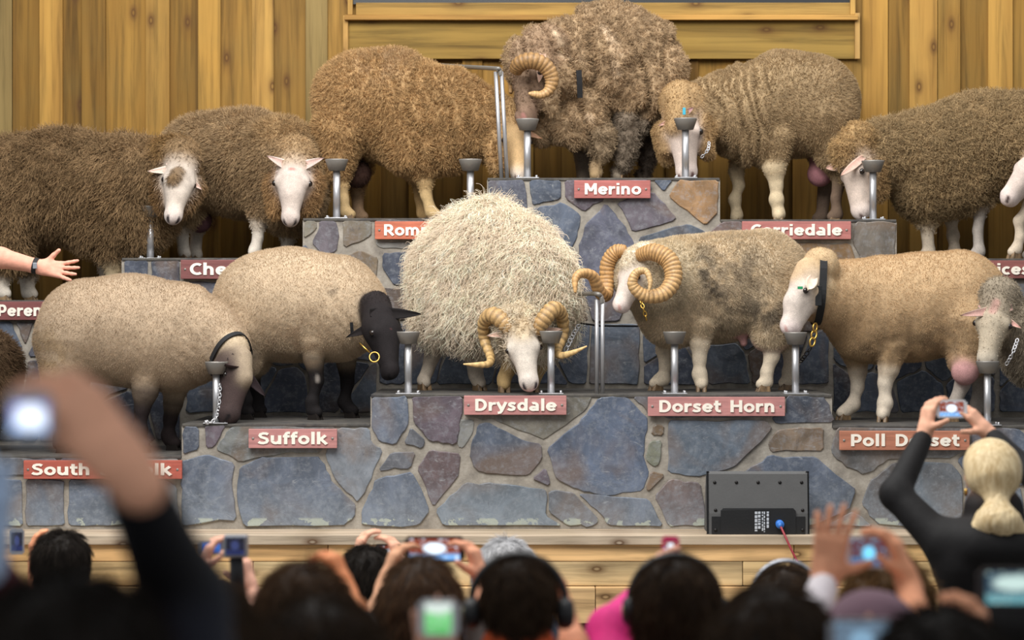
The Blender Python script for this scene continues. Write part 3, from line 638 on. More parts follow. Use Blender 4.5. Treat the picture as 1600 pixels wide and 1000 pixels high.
def fleece(B, parent, origin, n, length, rad, lean=(0, 0, -.5), stiff=.6, curl=0.0, clump=.03, clump_pull=.5, pts=4, jit=.3, var=.3, cull=.55, name='fleece', len_var=.35, wave=0.0):
    V, Fq = B.V, B.F; nn = B.normals()
    ar = np.linalg.norm(np.cross(V[Fq[:,2]] - V[Fq[:,0]], V[Fq[:,3]] - V[Fq[:,1]]), axis=1) * .5
    fw = B.wool[Fq].mean(1); fny = nn[Fq].mean(1)[:,1]
    p = ar * np.clip((fw-.15)/.85, 0, 1) * (fny < cull); P = np.cumsum(p); 
    if P[-1] <= 0: return None
    f = np.searchsorted(P, rng.random(n) * P[-1]); f = np.minimum(f, len(Fq)-1)
    r = rng.random((n, 2)); w4 = np.stack([(1-r[:,0])*(1-r[:,1]), r[:,0]*(1-r[:,1]), r[:,0]*r[:,1], (1-r[:,0])*r[:,1]], 1)
    g = lambda A: np.einsum('nk,nkj->nj', w4, A[Fq[f]]) if A.ndim > 1 else (w4 * A[Fq[f]]).sum(1)
    root, nor, col, wl = g(V), g(nn), g(B.col), g(B.wool)
    nor /= np.linalg.norm(nor, axis=1, keepdims=True) + 1e-9
    L = length * wl * (1 - len_var + 2*len_var*rng.random(n))
    lean = np.asarray(lean, float)
    flow = np.stack([vnoise(root*14, s) for s in (11,12,13)], 1) - .5
    d = nor*stiff + lean*(1-stiff) + flow*jit + rng.normal(0, jit*.35, (n,3))
    tang = d - nor*np.minimum(0, (d*nor).sum(1))[:,None]*1.05
    d = tang / (np.linalg.norm(tang, axis=1, keepdims=True) + 1e-9)
    t = np.linspace(0, 1, pts)
    out = np.zeros((n, pts, 3))
    d0 = nor*.6 + d*.4; d0 /= np.linalg.norm(d0, axis=1, keepdims=True)
    for k in range(1, pts):
        tt = t[k] - t[k-1]; mm = np.clip(t[k]*1.6, 0, 1)
        dd = d0*(1-mm) + d*mm
        out[:,k] = out[:,k-1] + dd*(L*tt)[:,None]
    if curl > 0:
        ph = rng.random(n)*6.28; s1 = np.cross(d, np.array([.3,.2,.9])); s1 /= np.linalg.norm(s1, axis=1, keepdims=True)+1e-9; s2 = np.cross(d, s1)
        if clump > 0: ph = _h(*(np.floor(root/clump*1.5).astype(np.int64).T), 5)*6.28 + rng.normal(0,.5,n)
        for k in range(1, pts):
            a = ph + t[k]*wave
            out[:,k] += (np.cos(a)-np.cos(ph))[:,None]*s1*curl*t[k] + (np.sin(a)-np.sin(ph))[:,None]*s2*curl*t[k]
    pos = root[:,None,:] + out
    if clump > 0:
        tipref = pos[:,-1]; _, c = worley(root/clump, 3); c = c*clump + (tipref-root).mean(0)*0
        off = (c - root); off -= nor*(off*nor).sum(1)[:,None]
        pos += off[:,None,:]*(clump_pull*t[None,:,None]**1.3)
    cd = bpy.data.hair_curves.new(name); cd.add_curves([pts]*n)
    cd.position_data.foreach_set('vector', (pos - origin).astype(np.float32).ravel())
    ra = cd.attributes.get('radius') or cd.attributes.new('radius', 'FLOAT', 'POINT')
    ra.data.foreach_set('value', np.tile(rad*np.linspace(1, .35, pts), n).astype(np.float32))
    cc = cd.attributes.new('col', 'FLOAT_COLOR', 'POINT')
    vv = (1 - var + 2*var*rng.random(n))
    if clump > 0: vv *= .8 + .4*_h(*(np.floor(c/clump*3).astype(np.int64).T), 9)
    cl = np.clip(col*vv[:,None], 0, .95)
    cl = np.repeat(np.concatenate([cl, np.ones((n,1))], 1), pts, 0)
    cc.data.foreach_set('color', cl.astype(np.float32).ravel())
    cd.materials.append(MAT['fibre'])
    o = link(name, cd, parent); o['kind'] = 'stuff'
    return o

def leaf_ear(name, base, tip, facing, width, outer, inner, parent, origin, cup=.35):
    """cupped leaf-shaped ear with thickness"""
    base, tip = np.asarray(base, float), np.asarray(tip, float); ax = tip - base; L = np.linalg.norm(ax); ax /= L
    fz = np.asarray(facing, float); fz = nrm(fz - ax*(fz@ax)); sd = np.cross(ax, fz)
    nu, nv = 10, 7; V = []; C = []
    for side, off in ((0, .0), (1, -.007)):
        for i in range(nu):
            t = i/(nu-1); w = width*.5*(math.sin(math.pi*min(1, .12 + t*.88))**.7)*(1-.25*t) + .004*(1-t)
            for j in range(nv):
                q = (j/(nv-1))*2-1
                V.append(base + ax*L*t + sd*w*q + fz*(cup*width*(q*q)*.55*(1-.5*t) - .012*math.sin(t*2.2) + off*(1-.6*q*q)))
                C.append(lin(inner if side == 0 and abs(q) < .8 else outer))
    f = []
    for s0 in (0, 1):
        o = s0*nu*nv
        for i in range(nu-1):
            for j in range(nv-1):
                q = (o+i*nv+j, o+(i+1)*nv+j, o+(i+1)*nv+j+1, o+i*nv+j+1); f.append(q if s0 == 0 else q[::-1])
    n = nu*nv
    for i in range(nu-1):
        f.append((i*nv, n+i*nv, n+(i+1)*nv, (i+1)*nv)); f.append(((i+1)*nv-1, (i+2)*nv-1, n+(i+2)*nv-1, n+(i+1)*nv-1))
    for j in range(nv-1):
        f.append((j, j+1, n+j+1, n+j)); k = (nu-1)*nv; f.append((k+j, n+k+j, n+k+j+1, k+j+1))
    return colmesh(name, V, f, C, MAT['hide'], parent, origin)
def colmesh(name, V, f, C, mat, parent, origin, smooth=True):
    me = bpy.data.meshes.new(name); me.from_pydata([tuple(np.asarray(v)-origin) for v in V], [], f); me.update()
    a = me.attributes.new('col', 'FLOAT_COLOR', 'POINT'); a.data.foreach_set('color', np.concatenate([np.array(C), np.ones((len(V),1))], 1).astype(np.float32).ravel())
    me.polygons.foreach_set('use_smooth', [smooth]*len(me.polygons)); me.materials.append(mat)
    bm = bmesh.new(); bm.from_mesh(me); bmesh.ops.recalc_face_normals(bm, faces=bm.faces[:]); bm.to_mesh(me); bm.free()
    return link(name, me, parent)

def horn(pts, parent, origin, col=(196, 150, 92), tipcol=(222, 196, 150), ridges=26, depth=.09, n=110, seg=12, name='horn'):
    """pts: (px, py, y, radius_px) along the horn from the skull to the tip; ringed like a ram's horn"""
    Q = np.array([[*W(p[0], p[1], p[2]), PX(p[3], p[2])] for p in pts]); S = spline(Q, n)
    P, R = S[:,:3], np.maximum(S[:,3], .0015)
    T = np.gradient(P, axis=0); T /= np.linalg.norm(T, axis=1, keepdims=True)
    Nn = nrm(np.cross(T[0], [.2,-1,.1])); V = []; C = []
    c0, c1, dk = np.array(lin(col)), np.array(lin(tipcol)), np.array(lin([q*.55 for q in col]))
    for i in range(n):
        Nn = nrm(Nn - T[i]*(T[i]@Nn)); Bn = np.cross(T[i], Nn); t = i/(n-1)
        rd = (math.sin(t**.8*ridges*2*math.pi))
        r = R[i]*(1 + depth*rd*(1-t)**.5)
        cc = c0*(1-t)+c1*t; g = max(0, -rd)*(1-t)**.4*.75; cc = cc*(1-g)+dk*g
        for k in range(seg):
            a = 2*math.pi*k/seg; V.append(P[i] + r*(math.cos(a)*Nn + math.sin(a)*Bn*.86)); C.append(cc)
    f = [(i*seg+k, i*seg+(k+1)%seg, (i+1)*seg+(k+1)%seg, (i+1)*seg+k) for i in range(n-1) for k in range(seg)]
    f += [tuple(range(seg)), tuple((n-1)*seg+k for k in range(seg))]
    return colmesh(name, V, f, C, MAT['horn'], parent, origin)

class Sheep:
    def __init__(s, label, base):
        s.B = Body(); s.o = np.array(base, float); s.root = empty('sheep', base, label, 'sheep'); s.label = label; s.extra = []
    def leg(s, pts, y, zl, wool_col, leg_col, facing, woolly=1, knee=None, hoofmat='hoof', hoof=True):
        """pts from the shoulder/hip down: (px, py, r_px); the last one's px is where the hoof stands"""
        B = s.B; yy = (lambda i: y[i]) if hasattr(y, '__len__') else (lambda i: y)
        n = len(pts)
        for i in range(n-1):
            a, b = pts[i], pts[i+1]; c = wool_col if i < woolly else leg_col
            za = W(a[0], a[1], yy(i)); zb = W(b[0], b[1], yy(i+1))
            if i == n-2: zb[2] = zl + .045
            ta, tb = (1 if i < woolly or (i == woolly and i) else .84), (1 if i+1 < woolly else .84)
            B.rc(za, PX(a[2], yy(i))*ta, zb, PX(b[2], yy(i+1))*tb, c, .9 if i < woolly else .12, .02, 2)
        e = pts[-1]; c = W(e[0], e[1], yy(n-1)); c[2] = zl
        if knee is not None: k = pts[-2]; B.sp(W(k[0], k[1], yy(n-2)), PX(k[2]*1.12, yy(n-2)), leg_col, 0.1, .02, 2)
        B.rc(c + [0,0,.055], .027, c + [facing[0]*.03, facing[1]*.03, .038], .027, leg_col, .05, .02, 2)
        if hoof:
            fx = nrm([facing[0], facing[1], 0]); sd = np.array([-fx[1], fx[0], 0]); mb = MB()
            for q in (-1, 1):
                cc = c + fx*.018 + sd*q*.0155; v = []
                for (l, w, z) in ((-.030,.012,0),(.030,.011,0),(.038,.005,0),(-.026,.011,.034),(.014,.0105,.044),(.022,.006,.034)):
                    for sg in (-1, 1): v.append(cc + fx*l + sd*sg*w + np.array([0,0,z+.0005]))
                fcs = [(0,1,3,2),(2,3,5,4),(6,8,9,7),(8,10,11,9),(0,6,7,1),(4,5,11,10),(0,2,8,6),(2,4,10,8),(1,7,9,3),(3,9,11,5)]
                mb.add(v, [f[::-1] for f in fcs])
            h = mb.build('hoof', MAT[hoofmat], s.root)
    def head(s, poll, tip, vh, face, wool, muzzle=None, cap=1.0, eyes=True, woolly=0.0, nose=(70, 56, 54), mouth=(110, 90, 84), roman=0.0, width=1.0, cheek_wool=0.0, L=None, eyeL=True, eyeR=True, nostril=None, fat=1.17, taper=1.0):
        B = s.B; P0, P1 = W(*poll), W(*tip); u = nrm(P1-P0); v = np.asarray(vh, float); v = nrm(v - u*(u@v)); w = np.cross(u, v)
        L = np.linalg.norm(P1-P0); s.L = L
        T = lambda a, b, c: P0 + L*(a*u + b*v + c*w*width); s.T = T; s.u, s.v, s.w = u, v, w
        mz = muzzle or face; sq = (w, 1/width) if width != 1 else None
        wl = woolly
        B.rc(T(.12,-.21,0), .19*L*fat, T(.36,-.18,0), .19*L*fat, face, wl, .02, 1)
        B.rc(T(.34,-.12,0), .165*L*fat, T(.84,-.115,0), .112*L*fat*taper, face, wl*.6, .03, 1)
        if roman: B.sp(T(.55,-.08+roman,0), .12*L*fat, face, 0, .04, 1)
        B.rc(T(.24,-.30,0), .145*L*fat, T(.80,-.22,0), .092*L*fat*taper, face, wl, .03, 1)
        B.sp(T(.90,-.13,0), .112*L*fat*taper, mz, 0, .025, 1); B.sp(T(.89,-.22,0), .075*L*fat, mz, 0, .02, 1)
        for c in (-1, 1):
            B.sp(T(.37,-.085,.155*c), .07*L*fat, face, 0, .02, 1)
            B.sp(T(.30,-.24,.10*c), .12*L*fat, wool if cheek_wool else face, cheek_wool or wl, .03, 1)
            nc = nostril or nose
            B.spot(T(.995,-.09,.07*c), T(.955,-.03,.095*c), .024*L*fat, nc); B.spot(T(.99,-.09,.07*c), T(1.0,-.15,.01*c), .014*L*fat, nc)
            B.spot(T(1.0,-.185,.0), T(.78,-.21,.10*c), .014*L*fat, mouth)
            B.spot(T(.36,-.115,.2*c*fat), T(.42,-.115,.2*c*fat), .05*L, [q*.72 for q in face], .6)
        if cap > 0:
            B.rc(T(-.10,-.26,0), .25*L*fat*cap, T(.06,-.2,0), .20*L*fat*cap, wool, .6, .03, 1)
        if eyes:
            for c, on in ((-1, eyeL), (1, eyeR)):
                if not on: continue
                mb = MB(); mb.sphere(T(.385,-.09,.192*c*(.5+.5*fat)+.012*c), .043*L, 10, 8); mb.build('eye', MAT['eye'], s.root)
        return s
    def ear(s, side, tip, width=.075, outer=(230,220,210), inner=(222,180,168), facing=None, base=(.10,-.10,.21), cup=.35):
        b = s.T(base[0], base[1], base[2]*side); t = W(*tip)
        return leaf_ear('ear', b, t, facing if facing is not None else (0,-1,.2), width, outer, inner, s.root, s.o, cup)
    def displace(s, fn):
        n = s.B.normals(); d = fn(s.B.V, n, s.B); s.B.V = s.B.V + n*d[:,None]
    def finish(s, h=.009, dirt=None, disp=None, floor_z=None):
        s.B.mesh(h, floor_z)
        if disp: s.displace(disp)
        if dirt: dirt(s.B)
        s.body = s.B.build('body', MAT['hide'], s.o, s.root)
        return s
    def collar(s, c, axis, r, mat='black_nylon', w=.03, lift=.012, name='collar', zr=None):
        """strap round the neck: c (px,py,y) centre, axis along the neck; follows the body's surface"""
        C = W(*c); ax = nrm(axis); a = nrm(np.cross(ax, [0,1,.01])); b = np.cross(ax, a); seg = 44
        D = [a*math.cos(2*math.pi*k/seg) + b*math.sin(2*math.pi*k/seg) for k in range(seg)]; rs = np.linspace(.02, PX(r, c[2])*1.5, 60); R = []
        for d in D:
            f = s.B.field(C + rs[:,None]*d); i = np.argmax(f > 0) if (f > 0).any() else 59; R.append(rs[i])
        R = np.array(R); 
        for _ in range(3): R = (np.roll(R,1)+R*2+np.roll(R,-1))/4
        V = []
        for k, d in enumerate(D):
            for rr, q in ((R[k]+lift-.006,-.5),(R[k]+lift,-.5),(R[k]+lift,.5),(R[k]+lift-.006,.5)): V.append(C + d*rr + ax*w*q)
        f = [(k*4+i, k*4+(i+1)%4, ((k+1)%seg)*4+(i+1)%4, ((k+1)%seg)*4+i) for k in range(seg) for i in range(4)]
        if zr:     # only the stretch of the strap that is not sunk in the wool
            keep = [Z(zr[1], c[2]) < V[k*4+1][2] < Z(zr[0], c[2]) and V[k*4+1][1] < C[1] for k in range(seg)]
            f = [q for i, q in enumerate(f) if keep[i//4] and keep[(i//4+1)%seg]]
            us = sorted({v for q in f for v in q}); mp = {v: i for i, v in enumerate(us)}; V = [V[v] for v in us]; f = [tuple(mp[v] for v in q) for q in f]
        mb = MB(); mb.add(V, f, False); col = mb.build(name, MAT[mat], s.root)
        bm = bmesh.new(); bm.from_mesh(col.data); bmesh.ops.recalc_face_normals(bm, faces=bm.faces[:]); bm.to_mesh(col.data); bm.free()
        return col
def pixpath(pts): return [W(*p) for p in pts]
def chain_links(name, pts, parent, mat, link_len=.026, r=.0032, part='chain_link', sub=True):
    """oval links threaded along the path, alternate ones turned"""
    P = spline(np.array(pixpath(pts)), 80); seg = np.linalg.norm(np.diff(P, axis=0), axis=1); S = np.concatenate([[0], np.cumsum(seg)])
    n = max(2, int(S[-1] / (link_len*.72)))
    for i in range(n):
        sc = S[-1]*(i+.5)/n; c = np.array([np.interp(sc, S, P[:,k]) for k in range(3)])
        c2 = np.array([np.interp(min(sc+.004, S[-1]), S, P[:,k]) for k in range(3)]); c1 = np.array([np.interp(max(sc-.004,0), S, P[:,k]) for k in range(3)])
        ax = nrm(c2-c1); sd = nrm(np.cross(ax, [0,1,.2] if i % 2 else [.3,0,1])); ring = []
        for k in range(14):
            a = 2*math.pi*k/14; ring.append(c + ax*link_len*.5*math.cos(a) + sd*link_len*.3*math.sin(a))
        mb = MB(); ring.append(ring[0]); mb.tube(ring, r, 6, False); mb.build(part, MAT[mat], parent)
TAN, TAN2 = (196, 174, 146), (186, 164, 138)
def body_noise(amp, fr, s=0, o=3):
    return lambda V, n, B: amp*(fbm(V*fr, o, s)-.5)*np.clip(B.wool, 0, 1)
def dirt_fn(specs, overall=.12, fr=5):
    """soil, and light on one back, coloured into the wool: list of (px,py,y,rpx,colour,strength)"""
    def f(B):
        n = fbm(B.V*fr, 4, 21); B.col *= (1 - overall + 2*overall*n)[:,None]
        for px, py, y, r, c, k in specs:
            p = W(px, py, y); d = np.linalg.norm((B.V - p)*[1,.35,1], axis=1)/PX(r, y)
            m = np.clip(1.25 - d, 0, 1)*np.clip((fbm(B.V*22, 4, 33)-.38)*5, 0, 1)*k*np.clip(B.wool*2, 0, 1)
            B.col = B.col*(1-m[:,None]) + np.array(lin(c))*m[:,None]
    return f
def folds(px0, px1, amp=.012, freq=22, slope=.35, s=4):
    """wavy vertical wrinkles of dense wool between two picture columns"""
    def f(V, n, B):
        x = V[:,0]; a, b = X(px0, .5), X(px1, .5)
        lo, hi = min(a, b), max(a, b); m = np.clip((x-lo)/.08, 0, 1)*np.clip((hi-x)/.08, 0, 1)
        q = np.stack([V[:,0]*freq + V[:,2]*slope*freq + 1.6*vnoise(V*7, 8), V[:,1]*4, V[:,2]*4.5], 1)
        r = np.abs(vnoise(q, s)-.5)*2
        return (amp*(np.clip(r*2.2, 0, 1)-1)*m + .004*(fbm(V*40, 3, 2)-.5))*np.clip(B.wool, 0, 1)
    return f

# ---- South Suffolk: tan ram grazing at a feed post, dark face
DY[0] = -0.06
S = Sheep('tan ram with dark brown face lowered beside a feed post, above the South Suffolk board', W(185, 705, .42) * [1,1,0] + [0,0,z_low(0)])
B = S.B
B.chain([(138,516,.44,79),(205,516,.44,81),(272,528,.44,84)], TAN2, 1, .08)
B.chain([(288,520,.40,72),(326,534,.38,58),(352,548,.36,36)], TAN2, 1, .06)
B.chain([(105,540,.34,52),(98,600,.30,30)], TAN2, 1, .05); B.chain([(110,540,.54,50),(108,600,.56,28)], TAN2, 1, .05)
BK = (44, 36, 36)
S.leg([(94,590,30),(82,640,17),(94,675,12),(92,705,11)], .30, z_low(0), TAN2, BK, (1,0), 1, hoofmat='hoof_dark')
S.leg([(112,590,28),(104,640,16),(116,675,12),(114,703,11)], .58, z_low(0), TAN2, BK, (1,0), 1, hoofmat='hoof_dark')
S.leg([(230,575,30),(227,612,21),(222,640,13.5),(219,672,10.5),(218,705,11)], .32, z_low(0), TAN2, BK, (1,-.3), 1, 1, 'hoof_dark')
S.leg([(276,590,26),(270,632,15),(266,655,12),(263,680,10),(266,703,11)], .56, z_low(0), TAN2, BK, (1,-.3), 1, 1, 'hoof_dark')
S.head((384,553,.18), (366,658,.05), (.8,-.55,.15), (70, 57, 55), (196, 176, 148), (58, 48, 48), cap=.7, fat=1.3, nose=(30,26,28), mouth=(26,22,22), cheek_wool=0)
B.rc(S.T(.06,-.07,0), .15*S.L, S.T(.36,.02,.0), .14*S.L, (176,158,134), .45, .02, 1)
B.sp(S.T(.18,-.34,.05), .12*S.L, (150, 132, 116), .4, .03, 1)
S.ear(-1, (352,567,.02), .062, (66,52,52), (86,64,66), (-.3,-1,.5)); S.ear(1, (416,620,.16), .06, (40,33,34), (50,40,42), (.3,-1,.2))
S.finish(.0085, dirt_fn([(80,560,.4,50,(170,140,90),.5),(230,620,.3,20,(60,50,48),.6)]), lambda V,n,B: folds(285, 372, .006, 26, .75)(V,n,B)+body_noise(.012, 9)(V,n,B))
fleece(B, S.root, S.o, 44000, .008, .0007, (-.4,0,-.7), .9, clump=0, pts=3, jit=.15, var=.12)
c = S.collar((356,553,.26), nrm(W(389,585,.15)-W(330,520,.36)), 43, w=.024); 
chain_links('chain', [(344,600,.08),(343,625,.07),(340,645,.06),(333,658,.05),(322,661,.03)], c, 'steel', .022, .003)

# ---- Suffolk: tan ram with black head
DY[0] = 0.12
S = Sheep('tan ram with black head and black legs standing above the Suffolk board', W(470, 655, .45)*[1,1,0] + [0,0,z_low(1)])
B = S.B
B.chain([(412,476,.5,80),(450,476,.5,85),(522,484,.46,82)], TAN, 1, .08)
B.chain([(530,476,.44,72),(550,487,.40,55),(570,502,.36,36)], TAN, 1, .06)
B.chain([(385,520,.42,50),(380,560,.40,32)], TAN, 1, .05); B.chain([(395,520,.6,48),(395,560,.62,30)], TAN, 1, .05)
BK = (30, 27, 28)
S.leg([(378,555,30),(372,590,17),(384,625,12),(380,657,11)], .36, z_low(1), TAN, BK, (1,0), 0, hoofmat='hoof_dark')
S.leg([(396,555,28),(392,590,16),(402,625,12),(400,655,11)], .64, z_low(1), TAN, BK, (1,0), 0, hoofmat='hoof_dark')
S.leg([(492,535,30),(490,560,17),(495,595,12.5),(488,628,9.5),(488,657,12)], .34, z_low(1), TAN, BK, (.9,-.5), 1, 1, 'hoof_dark')
S.leg([(540,540,28),(541,565,16),(543,598,12),(538,628,9.5),(545,655,12)], .58, z_low(1), TAN, BK, (.9,-.5), 1, 1, 'hoof_dark')
S.head((604,476,.13), (620,586,-.02), (.55,-.85,.1), (36, 32, 33), (42, 36, 36), cap=.72, nose=(12,11,12), mouth=(14,12,12), fat=1.12, taper=.8)
for c in (-1, 1): B.sp(S.T(.22,-.2,.11*c), .15*S.L, (38,33,33), 0, .03, 1)
B.spot(S.T(.34,.02,.0), S.T(.38,.04,.02), .022*S.L, (120,76,74)); B.spot(W(497,590,.28), W(497,595,.28), .022, (190,180,170))
B.rc(S.T(0,-.32,0), .17*S.L, S.T(.16,-.34,0), .15*S.L, (44,38,37), .2, .04, 1)
S.ear(1, (659,490,.16), .06, (24,21,22), (30,26,26), (.1,-1,.3)); S.ear(-1, (541,526,.10), .06, (24,21,22), (32,27,27), (-.1,-1,.3))
S.finish(.0085, dirt_fn([(470,540,.2,60,(150,116,86),.35),(520,455,.2,10,(80,66,56),.5)]), lambda V,n,B: folds(505, 600, .006, 26, .6)(V,n,B)+body_noise(.012, 9)(V,n,B))
fleece(B, S.root, S.o, 44000, .008, .0007, (-.4,0,-.7), .9, clump=0, pts=3, jit=.15, var=.12)
c = S.collar((552,496,.36), nrm([1,0,.05]), 54, w=.016, zr=(498,528))
mb = MB(); mb.tube(pixpath([(562,536,-.02),(570,544,-.03),(578,551,-.04)]), .004, 8); mb.build('snap_hook', MAT['brass'], c)
mb = MB(); cc = W(585,558,-.04); mb.tube([cc + np.array([math.cos(a)*.024, 0.01*math.sin(a), math.sin(a)*.024]) for a in np.linspace(0, 6.2832, 21)], .004, 8, False); mb.build('ring', MAT['brass'], c)

# ---- Drysdale: long shaggy cream wool, turned to the camera
DY[0] = 0
CR = (244, 226, 202)
S = Sheep('shaggy cream long-woolled ram with forward horns facing the audience above the Drysdale board', W(770, 610, .5)*[1,1,0] + [0,0,z_low(2)])
B = S.B
B.chain([(702,420,.68,56),(762,412,.56,76),(822,438,.42,70)], CR, 1, .08); B.chain([(716,385,.66,44),(770,378,.56,50),(812,395,.48,48)], CR, 1, .08)
B.chain([(690,455,.66,42),(684,490,.62,30)], CR, 1, .06); B.chain([(735,470,.5,58),(800,472,.42,56)], CR, 1, .06)
B.chain([(850,470,.50,46),(856,505,.46,34)], CR, 1, .05); B.chain([(820,478,.42,54),(818,520,.30,36)], (232,220,198), 1, .05)
LG = (206, 192, 174)
S.leg([(680,540,20),(668,580,11),(661,612,11)], .70, z_low(2), LG, LG, (.5,-.8), 0)
S.leg([(742,560,20),(743,585,13),(747,611,12)], .62, z_low(2), LG, LG, (.5,-.8), 0)
S.leg([(800,565,20),(788,590,12),(787,611,12)], .30, z_low(2), (214,196,164), (190,160,112), (.2,-1), 0)
S.leg([(845,565,20),(835,590,12),(832,611,12)], .34, z_low(2), (214,196,164), (190,160,112), (.2,-1), 0)
S.head((813,504,.07), (829,603,-.06), (.06,-.95,.3), (214, 203, 190), (226, 210, 184), (226,214,206), cap=1.0, nose=(60,54,60), mouth=(120,104,100), cheek_wool=.5, width=1.06)
B.rc(S.T(.08,-.05,0), .14*S.L, S.T(.24,-.04,0), .135*S.L, (206,184,150), .25, .02, 1)
S.ear(-1, (760,524,.12), .055, (222,210,196), (226,190,170), (0,-1,.4)); S.ear(1, (880,513,.15), .055, (222,210,196), (226,190,170), (0,-1,.4))
S.finish(.010, dirt_fn([(800,560,.2,30,(190,150,100),.5)], .1), body_noise(.05, 5))
fleece(B, S.root, S.o, 17000, .10, .0015, (.03,-.08,-1.3), .28, curl=.013, wave=10, clump=.035, clump_pull=.75, pts=9, jit=.55, var=.22, cull=.5)
fleece(B, S.root, S.o, 20000, .06, .0014, (.05,-.1,-1.0), .4, curl=.010, wave=9, clump=.03, clump_pull=.6, pts=7, jit=.6, var=.22, cull=.5, name='under_fleece')
horn([(808,524,.10,11),(790,506,.09,13),(770,492,.12,13),(757,503,.19,12),(757,530,.23,10),(766,556,.17,8),(764,568,.08,6),(748,570,.03,4.5),(724,569,0,1.2)], S.root, S.o, (186,148,98), (226,190,130), 22, .06)
horn([(836,520,.10,11),(850,499,.09,13),(865,483,.12,13),(877,492,.19,12),(880,520,.23,10),(872,545,.17,8),(874,555,.08,6),(892,552,.03,4.5),(917,541,0,1.2)], S.root, S.o, (186,148,98), (226,190,130), 22, .06)
t = empty('tether_chain', W(893, 525, .35), 'steel tether chain hanging beside the right horn of the shaggy cream ram', 'chain')
mb = MB(); mb.tube(pixpath([(908,505,.42),(935,509,.5),(1010,510,.9)]), .005, 8); adopt(mb.build('cable', MAT['black_iron'], None), t)
for q in S.root.children: pass
chain_links('c', [(905,508,.40),(896,522,.33),(888,538,.28),(880,552,.26),(868,560,.22)], S.root, 'steel', .034, .0045)
for q in [q for q in S.root.children if q.name.startswith('chain_link')]:
    w0 = Vector(q.location) + S.root.location; q.parent = t; q.location = w0 - t.location

# ---- Dorset Horn: white-faced ram with spiral horns, facing left
DY[0] = 0.07
GR = (206, 186, 156)
S = Sheep('dusty tan ram with white face and large spiral horns above the Dorset Horn board', W(1120, 610, .45)*[1,1,0] + [0,0,z_low(2)])
B = S.B
B.chain([(1185,444,.5,75),(1130,448,.5,79),(1070,448,.46,76)], GR, 1, .08)
B.chain([(1192,430,.5,68)], GR, 1, .06); B.chain([(1065,440,.42,64),(1030,438,.34,58),(1005,432,.26,46)], (206,190,162), 1, .06)
B.chain([(1205,480,.38,46),(1206,520,.36,30)], GR, 1, .05); B.chain([(1215,480,.6,44),(1222,520,.62,28)], GR, 1, .05)
B.chain([(1050,490,.42,52)], GR, 1, .06)
LG = (222, 206, 182)
S.leg([(1205,525,22),(1206,556,14),(1198,582,11),(1198,611,11)], .36, z_low(2), GR, LG, (-1,-.2), 0)
S.leg([(1225,525,20),(1236,556,13),(1231,582,10),(1233,609,11)], .64, z_low(2), GR, LG, (-1,-.2), 0)
S.leg([(1046,510,26),(1038,545,14),(1040,570,11),(1036,592,10),(1029,612,11)], .56, z_low(2), GR, LG, (-.8,-.6), 1, 1)
S.leg([(1096,505,28),(1094,535,16),(1093,562,12),(1093,585,10.5),(1096,612,12)], .34, z_low(2), GR, LG, (-.1,-1), 1, 1)
B.sp(W(1202,508,.45), PX(24,.45), (196,150,150), 0, .03); B.sp(W(1205,528,.45), PX(16,.45), (196,150,150), 0, .03); B.spot(W(1202,505,.4), W(1205,530,.4), .08, (200,150,152))
B.chain([(1160,525,.42,8),(1162,536,.42,6)], (200,150,146), 0, .02); B.spot(W(1128,505,.2), W(1136,515,.2), .035, (216,172,160))
S.head((990,398,.16), (958,480,.06), (-.72,-.62,.3), (214, 201, 190), (222, 208, 184), (240,222,216), cap=1.0, nose=(206,160,152), mouth=(196,150,144), cheek_wool=.4, fat=1.05)
B.rc(S.T(.03,0,0), .14*S.L, S.T(.22,.03,0), .11*S.L, (224,210,186), .9, .03, 1)
S.finish(.0085, dirt_fn([(1102,425,.2,24,(56,50,48),.7),(1112,450,.2,20,(50,46,46),.85),(1126,470,.2,20,(60,54,50),.7),(1100,395,.2,20,(84,76,66),.6),(1160,420,.2,60,(110,98,84),.5),(1190,485,.2,34,(70,64,58),.7),(1222,505,.2,30,(70,64,58),.7),(1140,500,.2,40,(96,86,74),.5)]), body_noise(.02, 9))
fleece(B, S.root, S.o, 80000, .013, .0008, (.3,0,-.7), .75, clump=.010, clump_pull=.4, pts=3, jit=.5, var=.25)
horn([(998,399,.12,10),(1022,394,.06,14),(1046,408,.03,15),(1052,436,.0,14.5),(1036,459,-.03,13.5),(1008,462,-.05,12),(989,446,-.06,10),(994,427,-.06,8),(1009,424,-.07,6),(1016,440,-.09,4.5),(1014,455,-.1,2)], S.root, S.o, (190,146,92), (222,184,130), 46, .045, 300)
horn([(978,392,.20,9),(962,394,.22,12),(950,412,.24,12.5),(948,440,.24,12),(946,462,.2,11.5),(936,454,.12,10.5),(926,432,.06,9.5),(909,427,.02,8.5),(899,436,.0,7),(899,457,-.02,2.5)], S.root, S.o, (196,150,96), (216,170,112), 34, .04, 220)
t = chain_links('c', [(1001,470,.12),(1006,484,.10),(1010,500,.10)], S.root, 'brass', .026, .0035)

